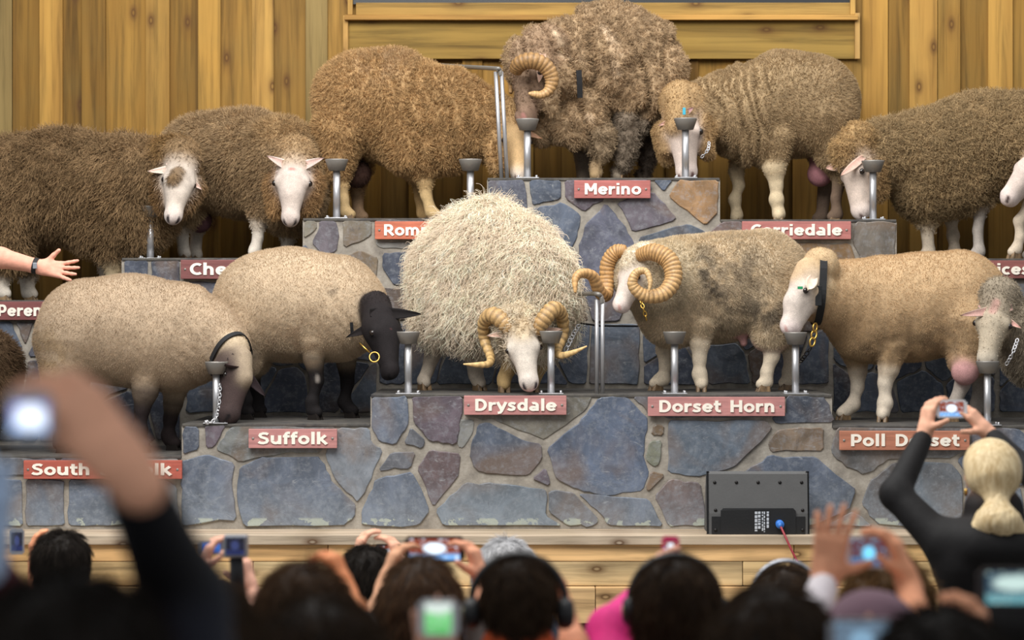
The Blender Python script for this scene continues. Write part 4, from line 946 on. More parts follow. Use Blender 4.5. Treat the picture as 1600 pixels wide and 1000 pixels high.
# ---- Poll Dorset
DY[0] = 0.1
PD = (198, 168, 130)
S = Sheep('tan ram in black collar with white face over a feed cup', W(1430, 655, .45)*[1,1,0] + [0,0,z_low(3)])
B = S.B
B.chain([(1496,470,.5,79),(1430,480,.5,78),(1364,488,.46,80)], PD, 1, .08)
B.chain([(1362,474,.44,72),(1320,464,.36,54),(1280,459,.26,44)], PD, 1, .06)
B.chain([(1515,510,.38,56),(1512,560,.36,32)], PD, 1, .05); B.chain([(1520,510,.6,52),(1522,560,.62,30)], PD, 1, .05)
LG = (226, 212, 192)
S.leg([(1512,570,24),(1504,600,14),(1492,630,12),(1492,660,12)], .36, z_low(3), PD, (170,160,150), (-1,-.2), 0)
S.leg([(1530,570,22),(1532,600,14),(1526,630,11),(1530,657,11)], .64, z_low(3), PD, (170,160,150), (-1,-.2), 0)
S.leg([(1336,545,28),(1340,580,15),(1340,605,11.5),(1333,632,10),(1322,660,12)], .58, z_low(3), PD, LG, (-.9,-.5), 1, 1)
S.leg([(1392,540,30),(1388,578,17),(1383,598,13),(1383,630,11),(1380,662,12.5)], .34, z_low(3), PD, LG, (-.3,-1), 1, 1)
B.rc(W(1507,556,.34), PX(16,.34), W(1508,580,.30), PX(22,.30), (198,150,148), 0, .012); B.spot(W(1432,538,.2), W(1436,545,.2), .04, (212,176,160))
S.head((1254,414,.16), (1217,515,.08), (-.93,-.28,.3), (214, 201, 190), (200, 172, 134), (244,226,222), cap=1.0, nose=(208,168,162), mouth=(190,150,144), cheek_wool=.6, roman=.02, fat=1.08)
B.rc(S.T(.04,-.06,0), .14*S.L, S.T(.22,-.03,0), .12*S.L, (204,174,138), .3, .03, 1)
B.rc(S.T(.18,-.42,.08), .13*S.L, S.T(.42,-.36,.08), .08*S.L, (204,178,140), .8, .03, 1); B.rc(S.T(.18,-.42,-.08), .13*S.L, S.T(.42,-.36,-.08), .08*S.L, (204,178,140), .8, .03, 1)
S.finish(.0085, dirt_fn([(1400,545,.2,60,(120,98,72),.5),(1360,560,.2,25,(70,60,56),.7),(1470,540,.2,60,(120,100,78),.5)]), lambda V,n,B: folds(1270, 1345, .006, 26, 0)(V,n,B)+body_noise(.014, 9)(V,n,B))
fleece(B, S.root, S.o, 44000, .008, .0007, (.3,0,-.7), .9, clump=0, pts=3, jit=.15, var=.12)
e = S.ear(-1, (1264,451,-.0), .06, (232,214,190), (240,216,196), (.1,-1,.3), (.16,-.14,.2)); 
e2 = S.ear(1, (1240,436,.34), .06, (232,214,190), (240,216,196), (.1,-1,.3), (.16,-.14,.2))
mb = MB(); a = W(1250,450,.0); mb.box(a - [.012,.004,.006], a + [.014,.004,.008], .002); mb.build('ear_tag', plain('green_tag', (40,150,100), .5), S.root)
c = S.collar((1279,460,.24), nrm(W(1325,464,.24)-W(1265,461,.24)), 45.5, w=.036)
mb = MB(); a = W(1279,462,.085); mb.box(a - [.016,.006,.05], a + [.016,.006,.05], .003); mb.build('buckle', MAT['black_plastic'], c)
t = empty('tether_chain', W(1272, 520, .15), 'brass clip and chain hanging from the collar of the tan white-faced ram', 'chain')
chain_links('c', [(1274,506,.14),(1272,522,.13),(1268,540,.12)], S.root, 'brass', .045, .0055); chain_links('c', [(1267,543,.12),(1258,556,.14),(1250,566,.2)], S.root, 'black_iron', .03, .003)
for q in [q for q in S.root.children if q.name.startswith('chain_link')]:
    w0 = Vector(q.location) + S.root.location; q.parent = t; q.location = w0 - t.location

# ---- right edge, lower row: woolly grey face over a feed cup
DY[0] = -0.06
GW = (150, 138, 120)
S = Sheep('grey-brown woolly-faced ram at the right edge over the last feed cup', W(1660, 655, .45)*[1,1,0] + [0,0,z_low(3)])
B = S.B
B.chain([(1625,545,.42,62),(1690,540,.48,76),(1760,535,.5,78)], GW, 1, .08)
B.chain([(1625,535,.36,54),(1592,508,.30,40)], GW, 1, .05)
LG = (190,178,160)
for px, y in ((1655,.34),(1640,.60)): S.leg([(px,600,22),(px-2,630,12),(px,660,11)], y, z_low(3), GW, LG, (-1,-.2), 1)
for px, y in ((1770,.36),(1785,.62)): S.leg([(px,590,24),(px-2,630,13),(px,660,11)], y, z_low(3), GW, LG, (-1,-.2), 1)
S.head((1556,464,.18), (1538,568,.08), (-.35,-.9,.2), (188, 174, 152), GW, (206,196,180), cap=1.0, nose=(110,92,88), mouth=(110,96,88), woolly=.45, width=1.1, cheek_wool=.8)
B.spot(S.T(.10,.06,-.02), S.T(.22,.06,.0), .06*S.L, (206,164,152))
S.ear(-1, (1501,492,.14), .05, (180,160,140), (200,160,150), (0,-1,.3)); S.ear(1, (1596,512,.12), .05, (200,180,160), (206,160,150), (0,-1,.3))
S.finish(.0095, dirt_fn([(1560,480,.1,30,(110,96,82),.5)]), body_noise(.02, 10))
fleece(B, S.root, S.o, 26000, .022, .0013, (.2,0,-.8), .6, clump=.018, clump_pull=.6, pts=4, jit=.7, var=.3)
chain_links('c', [(1590,530,.10),(1582,552,.08),(1572,570,.10)], S.root, 'steel', .024, .003)

# ---- left edge, lower row: dark brown rump
DY[0] = 0
DBR = (98, 78, 58)
S = Sheep('dark brown woolly sheep at the left edge, only its rounded rump in view', W(-60, 755, .45)*[1,1,0] + [0,0,z_low(0)])
B = S.B
B.chain([(-30,575,.42,62),(-100,575,.45,74),(-170,580,.45,72)], DBR, 1, .08); B.chain([(-20,620,.36,40)], DBR, 1, .05)
for px, y in ((-25,.34),(-10,.58),(-170,.34),(-160,.58)): S.leg([(px,640,20),(px-2,675,12),(px,705,11)], y, z_low(0), DBR, (80,66,54), (-1,0), 1)
S.chainhead = None
S.head((-235,520,.3), (-275,610,.2), (-.9,-.3,.2), (90,72,58), DBR, cap=1.0, woolly=.3); B.chain([(-180,560,.42,56),(-225,545,.34,44)], DBR, 1, .06)
S.finish(.012, None, body_noise(.03, 8))
fleece(B, S.root, S.o, 20000, .03, .0014, (.2,0,-.8), .55, clump=.022, clump_pull=.6, pts=4, jit=.6, var=.3)

# ================= upper row
# ---- Perendale
DY[0] = 0
PB = (146, 120, 88)
S = Sheep('dark brown long-woolled ram with white face looking down at the upper left', W(100, 440, 1.45)*[1,1,0] + [0,0,z_upp(0)])
B = S.B
B.chain([(-20,300,1.5,80),(90,288,1.5,80),(190,292,1.44,80)], PB, 1, .08)
B.chain([(215,300,1.40,78),(236,282,1.34,62),(262,276,1.30,44)], PB, 1, .06); B.chain([(150,350,1.4,44),(215,345,1.35,50)], PB, 1, .06)
B.chain([(10,350,1.4,54),(14,395,1.38,32)], PB, 1, .05); B.chain([(40,350,1.6,50),(42,395,1.62,30)], PB, 1, .05)
B.sp(W(266,250,1.26), PX(36,1.26), (134,104,66), .9, .05, 1)
LG = (214, 204, 190)
S.leg([(10,400,22),(4,435,12),(2,468,13)], 1.38, z_upp(0), PB, LG, (1,-.2), 1); S.leg([(44,405,22),(42,435,12),(44,468,13)], 1.6, z_upp(0), PB, LG, (1,-.2), 1)
S.leg([(176,380,30),(178,415,16),(177,440,13),(178,466,13)], 1.35, z_upp(0), PB, (190,172,140), (1,-.4), 1); S.leg([(176,380,28),(168,420,14),(166,440,11),(166,466,12)], 1.6, z_upp(0), PB, LG, (1,-.4), 1)
S.head((287,243,1.08), (271,343,.94), (.25,-.95,.2), (210, 197, 184), PB, (226,212,206), cap=.9, nose=(50,42,44), mouth=(120,96,92), roman=.02, width=.95, taper=.92)
B.rc(S.T(.30,.03,.04), .09*S.L, S.T(.44,.05,.09), .085*S.L, (122,96,64), .55, .015, 1)
B.rc(S.T(.3,-.34,-.2), .16*S.L, S.T(.62,-.36,-.14), .10*S.L, (130,102,70), .9, .03, 1); B.rc(S.T(.3,-.34,.2), .16*S.L, S.T(.62,-.36,.16), .11*S.L, (120,92,60), .9, .03, 1)
S.ear(-1, (231,267,1.04), .055, (232,220,206), (226,190,176), (0,-1,.3)); S.ear(1, (316,296,1.1), .055, (232,220,206), (226,190,176), (0,-1,.3))
S.finish(.0095, dirt_fn([(60,260,1.3,90,(96,74,50),.5),(160,330,1.3,60,(92,72,48),.5)], .15), body_noise(.03, 7))
fleece(B, S.root, S.o, 46000, .045, .0015, (-.1,-.1,-1.0), .5, curl=.004, wave=7, clump=.022, clump_pull=.7, pts=5, jit=.6, var=.38)

# ---- Cheviot
DY[0] = 0.02
CB = (168, 142, 108)
S = Sheep('brown woolly ram with bare white face and pricked ears, facing the audience', W(380, 400, 1.5)*[1,1,0] + [0,0,z_upp(1)])
B = S.B
B.chain([(320,248,1.72,68),(380,254,1.60,76),(440,266,1.42,68)], CB, 1, .08)
B.chain([(440,238,1.4,52),(456,262,1.36,44)], (176,146,106), 1, .05); B.chain([(452,308,1.42,54)], CB, 1, .06); B.chain([(300,290,1.66,40)], CB, 1, .05)
LG = (222, 212, 198)
S.leg([(298,330,20),(284,360,11),(287,399,11)], 1.62, z_upp(1), CB, LG, (.6,-.7), 1); S.leg([(316,330,18),(308,360,10),(305,399,11)], 1.84, z_upp(1), CB, LG, (.6,-.7), 1)
S.leg([(410,325,22),(404,350,12.5),(403,372,9.5),(398,398,12)], 1.36, z_upp(1), CB, LG, (-.2,-1), 1); S.leg([(455,340,22),(450,372,11),(449,400,11)], 1.5, z_upp(1), CB, LG, (.1,-1), 1)
B.sp(W(312,345,1.7), PX(19,1.7), (112,78,84), 0, .03)
S.head((458,243,1.10), (452,346,.96), (0,-1,.25), (212, 197, 186), (172,144,108), (230,214,206), cap=.95, nose=(60,52,54), mouth=(140,116,110), width=1.1, roman=.01, taper=.9)
B.spot(S.T(.23,.05,-.02), S.T(.23,.05,.02), .022*S.L, (206,140,130), .8)
B.rc(S.T(.25,-.34,-.22), .15*S.L, S.T(.62,-.42,-.17), .11*S.L, (164,130,90), .9, .03, 1); B.rc(S.T(.25,-.34,.22), .15*S.L, S.T(.62,-.42,.2), .11*S.L, (164,130,90), .9, .03, 1)
S.ear(-1, (417,243,1.06), .06, (226,212,202), (218,186,176), (0,-1,.2), (.24,-.14,.2)); S.ear(1, (506,246,1.08), .06, (226,212,202), (218,186,176), (0,-1,.2), (.24,-.14,.2))
S.finish(.0095, dirt_fn([(380,270,1.3,60,(120,94,64),.4)], .14), body_noise(.025, 8))
fleece(B, S.root, S.o, 46000, .034, .0014, (-.1,-.1,-.9), .6, curl=.003, wave=6, clump=.016, clump_pull=.55, pts=4, jit=.6, var=.34)

# ---- Romney
DY[0] = -0.02
RB = (180, 146, 102)
S = Sheep('brown dense-woolled ram with head lowered behind the steel bars beside the top tier', W(620, 340, 1.5)*[1,1,0] + [0,0,z_upp(2)])
B = S.B
B.chain([(562,156,1.56,72),(612,164,1.56,82),(680,184,1.5,80)], RB, 1, .08)
B.chain([(700,180,1.46,74),(742,194,1.44,58),(778,206,1.42,44)], RB, 1, .06); B.chain([(650,225,1.42,52),(690,232,1.42,46)], RB, 1, .06)
B.chain([(530,210,1.44,44),(524,260,1.42,24)], RB, 1, .05); B.chain([(545,210,1.68,42),(556,260,1.7,24)], RB, 1, .05)
LG = (206, 176, 128)
S.leg([(524,255,20),(534,290,10),(538,312,8),(540,336,10)], 1.42, z_upp(2), RB, LG, (1,0), 1); S.leg([(556,255,20),(558,300,11),(560,336,10)], 1.7, z_upp(2), RB, (170,140,110), (1,0), 1)
S.leg([(656,250,34),(664,285,16),(666,305,11),(674,334,12)], 1.40, z_upp(2), RB, LG, (1,-.3), 1); S.leg([(650,255,30),(655,290,13),(656,310,10),(660,336,11)], 1.64, z_upp(2), RB, (186,152,104), (1,-.3), 1)
B.sp(W(558,272,1.56), PX(22,1.56), (74,52,44), .3, .03)
S.head((808,180,1.22), (815,276,1.10), (.3,-.9,.2), (206, 172, 126), RB, (238,226,214), cap=1.0, nose=(120,96,92), mouth=(150,120,112), cheek_wool=.6, fat=1.0)
B.rc(S.T(.3,-.3,.26), .15*S.L, S.T(.7,-.36,.24), .13*S.L, RB, .9, .03, 1)
B.spot(S.T(.36,-.08,-.2), S.T(.4,-.08,-.2), .05*S.L, (240,228,214))
S.ear(-1, (792,207,1.18), .045, (216,180,140), (226,180,150), (0,-1,.3)); S.ear(1, (848,216,1.22), .045, (200,160,120), (216,170,140), (0,-1,.3))
S.finish(.0095, dirt_fn([(600,100,1.5,50,(186,160,130),.4)], .12), lambda V,n,B: folds(610, 790, .028, 19, .25)(V,n,B)+body_noise(.03, 9)(V,n,B))  # the pale back patch is dust and overhead light put into the wool
fleece(B, S.root, S.o, 46000, .024, .0014, (0,0,-.6), .75, curl=.003, wave=8, clump=.018, clump_pull=.6, pts=4, jit=.55, var=.34)

# ---- Merino
DY[0] = 0.06
MB_ = (170, 144, 112)
S = Sheep('big grey-brown lumpy-woolled ram with curled horn on the topmost tier', W(940, 275, 1.5)*[1,1,0] + [0,0,z_upp(3)])
B = S.B
B.chain([(1008,96,1.58,66),(960,92,1.56,84),(905,104,1.5,80)], MB_, 1, .08); B.chain([(1030,105,1.5,46)], MB_, 1, .06)
B.chain([(890,150,1.44,62),(905,190,1.4,44)], MB_, 1, .06); B.chain([(880,110,1.44,66),(850,96,1.38,56),(834,94,1.34,40)], MB_, 1, .06)
B.chain([(880,205,1.36,34),(850,190,1.3,34)], MB_, 1, .05); B.chain([(1010,140,1.45,48)], MB_, 1, .06)
LG = (150, 130, 104)
S.leg([(935,215,26),(932,240,17),(933,258,14),(932,274,13)], 1.36, z_upp(3), LG, (168,142,106), (-.3,-1), 2); S.leg([(912,220,24),(912,245,16),(912,275,13)], 1.62, z_upp(3), (120,106,92), (128,114,98), (-.3,-1), 1)
S.leg([(985,195,26),(975,235,16),(968,274,13)], 1.44, z_upp(3), (128,114,98), (132,120,104), (-.3,-1), 2); S.leg([(1020,195,24),(1010,235,14),(1004,274,12)], 1.68, z_upp(3), (96,84,74), (100,88,76), (-.3,-1), 2)
S.head((824,76,1.18), (806,186,1.06), (-.8,-.55,.2), (136, 112, 92), (156,130,104), (150,122,104), cap=1.05, nose=(190,136,126), mouth=(90,66,60), woolly=.8, cheek_wool=.9, width=1.1, fat=1.25)
B.rc(S.T(.02,-.02,0), .2*S.L, S.T(.26,.02,0), .14*S.L, (160,134,108), .9, .03, 1)
B.rc(S.T(.3,-.4,-.1), .15*S.L, S.T(.75,-.42,-.12), .13*S.L, MB_, .9, .03, 1)
B.spot(S.T(.98,-.08,-.02), S.T(1.02,-.16,.0), .06*S.L, (196,146,134))
for a, b2, r in (((944,36,1.2),(952,60,1.2),.022),((955,62,1.2),(968,82,1.2),.026),((954,70,1.2),(964,112,1.2),.024),((868,52,1.2),(886,90,1.2),.02),((888,84,1.2),(908,90,1.2),.03),((920,180,1.2),(932,190,1.2),.02)):
    pa, pb = W(*a), W(*b2); pa[1] = pb[1] = 1.33 if a[0] > 930 else (1.30 if a[1] > 150 else 1.235); 
    B.paint.append((pa*[1,1,1], pb, r, np.array(lin((226,200,168))), .6))
S.ear(-1, (842,128,1.02), .05, (186,160,136), (196,160,140), (0,-1,.2))
def lumps(V, n, B):
    d, _ = worley(V*17 + .8*fbm(V*6, 2, 3)[:,None]); w = np.clip(B.wool, 0, 1)
    big = fbm(V*np.array([6.5,4,3.2]), 3, 5)
    cre = np.abs(vnoise(np.stack([V[:,0]*8+V[:,2]*2, V[:,1]*3, V[:,2]*3], 1), 17)-.5)*2
    return (.034*(.5-d) + .05*(big-.5) - .065*np.clip(.2-cre, 0, 1)/.2)*w
S.finish(.0085, dirt_fn([(930,60,1.3,100,(110,88,66),.4)], .16), lumps)
fleece(B, S.root, S.o, 46000, .019, .0014, (.1,0,-.6), .75, curl=.003, wave=8, clump=.022, clump_pull=.7, pts=4, jit=.7, var=.34)
horn([(806,112,1.02,10),(812,100,.98,13),(832,95,.96,14),(852,104,.97,13),(862,122,.98,11.5),(858,140,.98,9),(846,148,.97,7),(834,147,.96,5.5),(826,146,.95,2)], S.root, S.o, (150,112,66), (206,164,112), 26, .06)
horn([(812,98,1.36,10),(802,92,1.40,12),(798,104,1.46,11),(800,125,1.46,8),(798,145,1.40,3)], S.root, S.o, (176,130,74), (214,170,116), 20, .06, 60)
c = S.collar((884,118,1.42), nrm([-.95,-.25,-.1]), 70, w=.03, lift=.035, zr=(108,157))

# ---- Corriedale
DY[0] = 0.06
CO = (166, 142, 108)
S = Sheep('brown wrinkled ram with blue ear tag, head lowered behind a feed post', W(1220, 340, 1.5)*[1,1,0] + [0,0,z_upp(4)])
B = S.B
B.chain([(1268,160,1.56,74),(1220,163,1.56,78),(1168,178,1.5,76)], CO, 1, .08)
B.chain([(1160,175,1.46,72),(1112,180,1.42,56),(1088,192,1.38,44)], CO, 1, .06); B.chain([(1180,215,1.42,46)], CO, 1, .05); B.chain([(1255,180,1.5,60)], CO, 1, .06)
B.chain([(1290,190,1.44,48),(1300,240,1.42,26)], CO, 1, .05); B.chain([(1280,190,1.66,46),(1290,240,1.68,26)], CO, 1, .05)
LG = (214, 194, 160)
S.leg([(1300,240,24),(1312,280,12),(1306,310,9),(1308,338,11)], 1.46, z_upp(4), CO, (120,100,84), (-1,-.1), 1); S.leg([(1290,245,22),(1290,280,12),(1284,338,11)], 1.7, z_upp(4), CO, (110,92,78), (-1,-.1), 1)
S.leg([(1152,235,24),(1150,268,15),(1155,290,11),(1148,312,9.5),(1152,338,12)], 1.62, z_upp(4), CO, LG, (-.5,-.8), 1, 1); S.leg([(1212,215,32),(1210,262,19),(1213,290,12),(1213,312,10.5),(1217,339,12.5)], 1.36, z_upp(4), CO, LG, (-.2,-1), 1, 1)
B.sp(W(1281,272,1.56), PX(20,1.56), (186,130,136), 0, .03); B.sp(W(1279,250,1.56), PX(14,1.56), (150,110,108), .2, .03)
S.head((1060,163,1.18), (1071,277,1.06), (-.25,-.95,.1), (212, 194, 182), (176,146,106), (240,222,214), cap=1.05, nose=(120,88,84), mouth=(150,116,110), cheek_wool=.9, width=1.05)
B.rc(S.T(.05,-.08,0), .2*S.L, S.T(.30,.0,.04), .15*S.L, (172,142,102), .7, .03, 1); B.rc(S.T(.30,-.1,.2), .13*S.L, S.T(.5,-.16,.22), .11*S.L, (172,142,102), .7, .02, 1)
for c in (-1, 1): B.rc(S.T(.24,-.32,.26*c), .16*S.L, S.T(.55,-.36,.24*c), .13*S.L, (168,138,98), .9, .03, 1)
S.ear(1, (1083,168,1.1), .05, (216,186,170), (200,160,160), (0,-1,.1), (.2,-.06,.12))
mb = MB(); a = W(1069,174,1.07); mb.box(a - [.008,.004,.018], a + [.008,.004,.02], .002); mb.build('ear_tag', plain('blue_tag', (60,170,196), .5), S.root)
S.ear(-1, (1028,196,1.14), .045, (196,166,140), (200,160,150), (0,-1,.1))
S.finish(.0085, dirt_fn([(1300,200,1.3,50,(120,96,66),.5)], .1), lambda V,n,B: folds(1085, 1240, .03, 24, .18)(V,n,B)+body_noise(.014, 10)(V,n,B))
fleece(B, S.root, S.o, 46000, .014, .0013, (.2,0,-.6), .8, clump=.012, clump_pull=.6, pts=3, jit=.5, var=.28)
chain_links('c', [(1108,222,1.14),(1106,234,1.12),(1096,246,1.12)], S.root, 'steel', .022, .003)

# ---- English Leicester
DY[0] = 0.08
EL = (164, 140, 104)
S = Sheep('brown curly-woolled ram with lowered white face at the upper right, beside a feed post', W(1500, 400, 1.5)*[1,1,0] + [0,0,z_upp(5)])
B = S.B
B.chain([(1615,226,1.56,78),(1530,228,1.56,76),(1450,250,1.5,72)], EL, 1, .08)
B.chain([(1440,244,1.46,66),(1388,240,1.40,48),(1350,256,1.34,38)], EL, 1, .06); B.chain([(1440,300,1.42,40),(1500,285,1.45,46)], EL, 1, .06)
LG = (216, 200, 178)
S.leg([(1446,315,26),(1448,358,10.5),(1452,400,11)], 1.42, z_upp(5), EL, LG, (-.9,-.3), 1); S.leg([(1484,305,26),(1485,338,11.5),(1489,368,9),(1492,400,12)], 1.62, z_upp(5), EL, LG, (-.9,-.3), 1, 1)
S.leg([(1540,285,26),(1532,325,11),(1528,360,9),(1530,400,11)], 1.44, z_upp(5), EL, (190,180,170), (-1,-.2), 1); S.leg([(1620,285,26),(1616,325,12),(1612,400,11)], 1.68, z_upp(5), EL, (190,180,170), (-1,-.2), 1)
S.head((1318,232,1.22), (1334,342,1.14), (-.88,-.45,.1), (212, 194, 180), (170,140,98), (236,220,212), cap=1.0, nose=(96,70,66), mouth=(140,104,96), cheek_wool=.8, fat=1.02)
B.rc(S.T(.04,.0,0), .18*S.L, S.T(.16,.02,0), .13*S.L, (172,142,100), .9, .03, 1); B.rc(S.T(.3,-.38,-.08), .15*S.L, S.T(.62,-.42,-.08), .11*S.L, (150,122,84), .9, .03, 1)
S.ear(-1, (1314,273,1.04), .042, (226,196,176), (216,176,160), (-.3,-1,.1), (.18,-.16,.2)); S.ear(1, (1290,262,1.3), .05, (226,196,176), (216,176,160), (-.3,-1,.1), (.18,-.12,.2))
S.finish(.0095, dirt_fn([], .16), lambda V,n,B: (.022*(.5-worley(V*26)[0]))*np.clip(B.wool,0,1)+body_noise(.03, 7)(V,n,B))
fleece(B, S.root, S.o, 46000, .034, .0015, (0,0,-.8), .6, curl=.007, wave=9, clump=.02, clump_pull=.75, pts=5, jit=.6, var=.38)

# ---- right edge, upper row: white face entering the frame
DY[0] = -0.1
S = Sheep('white-faced sheep at the right edge of the upper row, only muzzle and foreleg in view', W(1640, 400, 1.2)*[1,1,0] + [0,0,z_upp(5)])
B = S.B
B.chain([(1690,285,1.28,62),(1760,275,1.4,70),(1830,275,1.4,70)], EL, 1, .08); B.chain([(1670,265,1.24,50),(1640,255,1.2,40)], EL, 1, .05)
S.leg([(1612,318,11),(1592,345,9.5),(1594,370,8.5),(1588,402,10)], 1.18, z_upp(5), LG, LG, (-.8,-.5), 0); B.chain([(1660,300,1.24,36),(1614,316,1.2,14)], EL, .8, .04)
S.leg([(1690,330,22),(1690,365,10),(1690,402,10)], 1.38, z_upp(5), EL, LG, (-.8,-.5), 1)
for px in (1800, 1830): S.leg([(px,320,22),(px,365,10),(px,402,10)], 1.2 if px == 1800 else 1.5, z_upp(5), EL, LG, (-.8,-.5), 1)
S.head((1622,232,1.14), (1564,308,1.06), (-.6,-.6,.6), (214, 197, 186), (190,150,116), (238,222,216), cap=.9, nose=(70,52,50), mouth=(120,84,78))
S.ear(-1, (1640,262,1.0), .05, (226,206,190), (216,176,160), (0,-1,.3))
S.finish(.0095, None, body_noise(.02, 8))
fleece(B, S.root, S.o, 9000, .03, .0015, (0,0,-.8), .6, curl=.006, wave=8, clump=.02, clump_pull=.7, pts=4, jit=.6, var=.35)

DY[0] = 0.0
# ------------------------------------------------------------------ feed posts, rails, loudspeaker
def feed_post(px, py_cup, y, zl, where):
    x = X(px, y); zt = Z(py_cup, y); r = empty('feed_post', (x, y, zl), 'steel feed post with flared cup ' + where, 'feed post', 'steel feed posts on the tiers')
    mb = MB(); mb.tube([(x, y, zl + .004), (x, y, zt - .06)], PX(5.6, y), 14); mb.build('pole', MAT['steel'], r)
    mb = MB(); R1, R0 = PX(18, y), PX(12.5, y)
    mb.lathe([(R0*.6, zt-.062-zl), (R0, zt-.060-zl), (R1, zt-.006-zl), (R1, zt-zl), (R1-.005, zt-zl), (R1-.008, zt-.008-zl), (R0-.006, zt-.048-zl), (.002, zt-.05-zl)], (x, y, zl), 24); mb.build('cup', MAT['steel_dark'], r)
    mb = MB(); mb.box((x-.06, y-.045, zl), (x+.06, y+.045, zl+.005), .001); mb.build('base_plate', MAT['steel'], r)
    for dx, dy in ((-.048,-.033),(.048,-.033),(-.048,.033),(.048,.033)):
        mb = MB(); mb.tube([(x+dx, y+dy, zl+.004), (x+dx, y+dy, zl+.016)], .006, 6); mb.build('bolt', MAT['steel'], r)
feed_post(338, 565, .03, z_low(1), 'beside the head of the grazing dark-faced ram')
feed_post(638, 518, .05, z_low(2), 'between the black-headed ram and the shaggy cream ram')
feed_post(861, 517, -.0+.05, z_low(2), 'standing before the face of the shaggy cream ram')
feed_post(1054, 518, .06, z_low(2), 'before the forelegs of the ram with spiral horns')
feed_post(1243, 519, .06, z_low(2), 'under the muzzle of the ram in black collar')
feed_post(1543, 564, .0+.03, z_low(3), 'under the woolly grey-brown face at the right edge')
feed_post(235, 322, 1.21, z_upp(1), 'mostly sunk in the dark wool at upper left')
feed_post(526, 249, 1.06, z_upp(2), 'right of the bare-faced ram with pricked ears')
feed_post(735, 249, 1.06, z_upp(2), 'above the back of the shaggy cream ram')
feed_post(824, 186, 1.06, z_upp(3), 'under the muzzle of the lumpy-woolled ram')
feed_post(1071, 185, 1.05, z_upp(3), 'at the top right, below the blue ear tag')
feed_post(1364, 251, 1.06, z_upp(4), 'right of the lowered white face at upper right')
def rail(label, a, b, zl, bend, y, gap):
    """two upright rods meeting a bent bar"""
    r = empty('steel_rail', (*(W(*a)[:2]), zl), label, 'rail')
    for s in (-gap/2, gap/2):
        p0 = W(a[0]+s, a[1], a[2]); p0[2] = zl; p1 = W(b[0]+s, b[1], b[2])
        mb = MB(); mb.tube([p0, p0*.5+p1*.5, p1], PX(3.2, a[2]), 10); mb.build('upright', MAT['steel'], r)
    P = spline(np.array([W(*q) for q in bend]), 24); mb = MB(); mb.tube(list(P), PX(3.6, a[2]), 10); mb.build('bar', MAT['steel_dark'], r)
rail('pair of upright steel rods with bent top bar, left of the spiral-horned ram', (937,613,.12), (937,468,.12), z_low(2), [(941,474,.12),(939,463,.12),(930,459,.14),(900,459,.5),(880,459,.95)], .12, 9)
rail('pair of slanting steel rods beside the top tier, before the lowered brown head', (788,275,1.06), (779,112,1.06), z_upp(3), [(783,118,1.06),(780,109,1.06),(772,107,1.1),(718,104,1.7),(690,102,2.1)], 1.06, 9)

# loudspeaker on the stage edge
yS = YD + .06; x0, x1 = X(1108, yS), X(1262, yS); zS = ZD; zt = Z(737, yS)
sp = empty('stage_monitor', ((x0+x1)/2, yS, zS), 'dark grey stage monitor loudspeaker standing on the wooden stage edge', 'loudspeaker')
MAT['grey_plastic'] = plain('grey_textured_case', (86, 86, 86), .7, var=.12)
prof = [(yS, zS), (yS - .002, zS + .1), (yS + .02, zt - .012), (yS + .035, zt), (yS + .2, zt - .03), (yS + .3, zS + .02), (yS + .29, zS)]
mb = MB(); n = len(prof); mb.add([(x0, a, b) for a, b in prof] + [(x1, a, b) for a, b in prof], [(i, (i+1) % n, n+(i+1) % n, n+i)[::-1] for i in range(n)] + [tuple(range(n)), tuple(range(2*n-1, n-1, -1))])
mb.build('case', MAT['grey_plastic'], sp)
def face_y(z): return np.interp(z, [zS, zS+.1, zt-.012], [yS, yS-.002, yS+.02])
def pane(px0, px1, py0, py1, t, mat, name, cut=0):
    a, b_, z0, z1 = X(px0, yS), X(px1, yS), Z(py1, yS), Z(py0, yS); mb = MB()
    P = [(a, z0), (b_, z0), (b_, z1 - cut), (b_ - cut, z1), (a + cut, z1), (a, z1 - cut)] if cut else [(a, z0), (b_, z0), (b_, z1), (a, z1)]
    n = len(P); mb.add([(x, face_y(z) - t, z) for x, z in P] + [(x, face_y(z) + .004, z) for x, z in P], [tuple(range(n)), *[(i, n+i, n+(i+1) % n, (i+1) % n) for i in range(n)]])
    return mb.build(name, MAT[mat], sp)
pane(1112, 1258, 807, 835, .004, 'black_plastic', 'lower_panel'); pane(1126, 1243, 794, 835, .009, 'black_plastic', 'connector_panel', .012)
pane(1104.5, 1108.5, 737, 836, -.01, 'black_plastic', 'side_rim'); pane(1260, 1265, 737, 836, -.01, 'black_plastic', 'side_rim')
for px, py in [(1117,754),(1151,754),(1185,754),(1219,754),(1253,754),(1118,797),(1254,797),(1118,828),(1254,828)]:
    mb = MB(); z = Z(py, yS); mb.tube([(X(px, yS), face_y(z) - .0035 - (.004 if py > 800 else 0), z), (X(px, yS), face_y(z) + .01, z)], .008, 12); mb.build('screw_hole', MAT['black_iron'], sp)
lb = MB()
for i, (a, w_, h_) in enumerate([(1179,4,26),(1184,4,22),(1190,2,20),(1193,2,26),(1197.5,3.5,18)]):
    t = 799.0
    while t < 799 + h_ + 6:
        hh = random.uniform(1.5, 5.5); z1, z0 = Z(t, yS), Z(min(t + hh, 831), yS); y = face_y(z0) - .0095
        lb.add([(X(a, yS), y, z0), (X(a + w_, yS), y, z0), (X(a + w_, yS), y, z1), (X(a, yS), y, z1)], [(0, 1, 2, 3)]); t += hh + random.uniform(.8, 2)
q = lb.build('rating_label', plain('label_print', (190, 196, 204), .6), sp); q['kind'] = 'stuff'
mb = MB(); z = Z(818, yS); c = np.array([X(1217.5, yS), face_y(z) - .012, z])
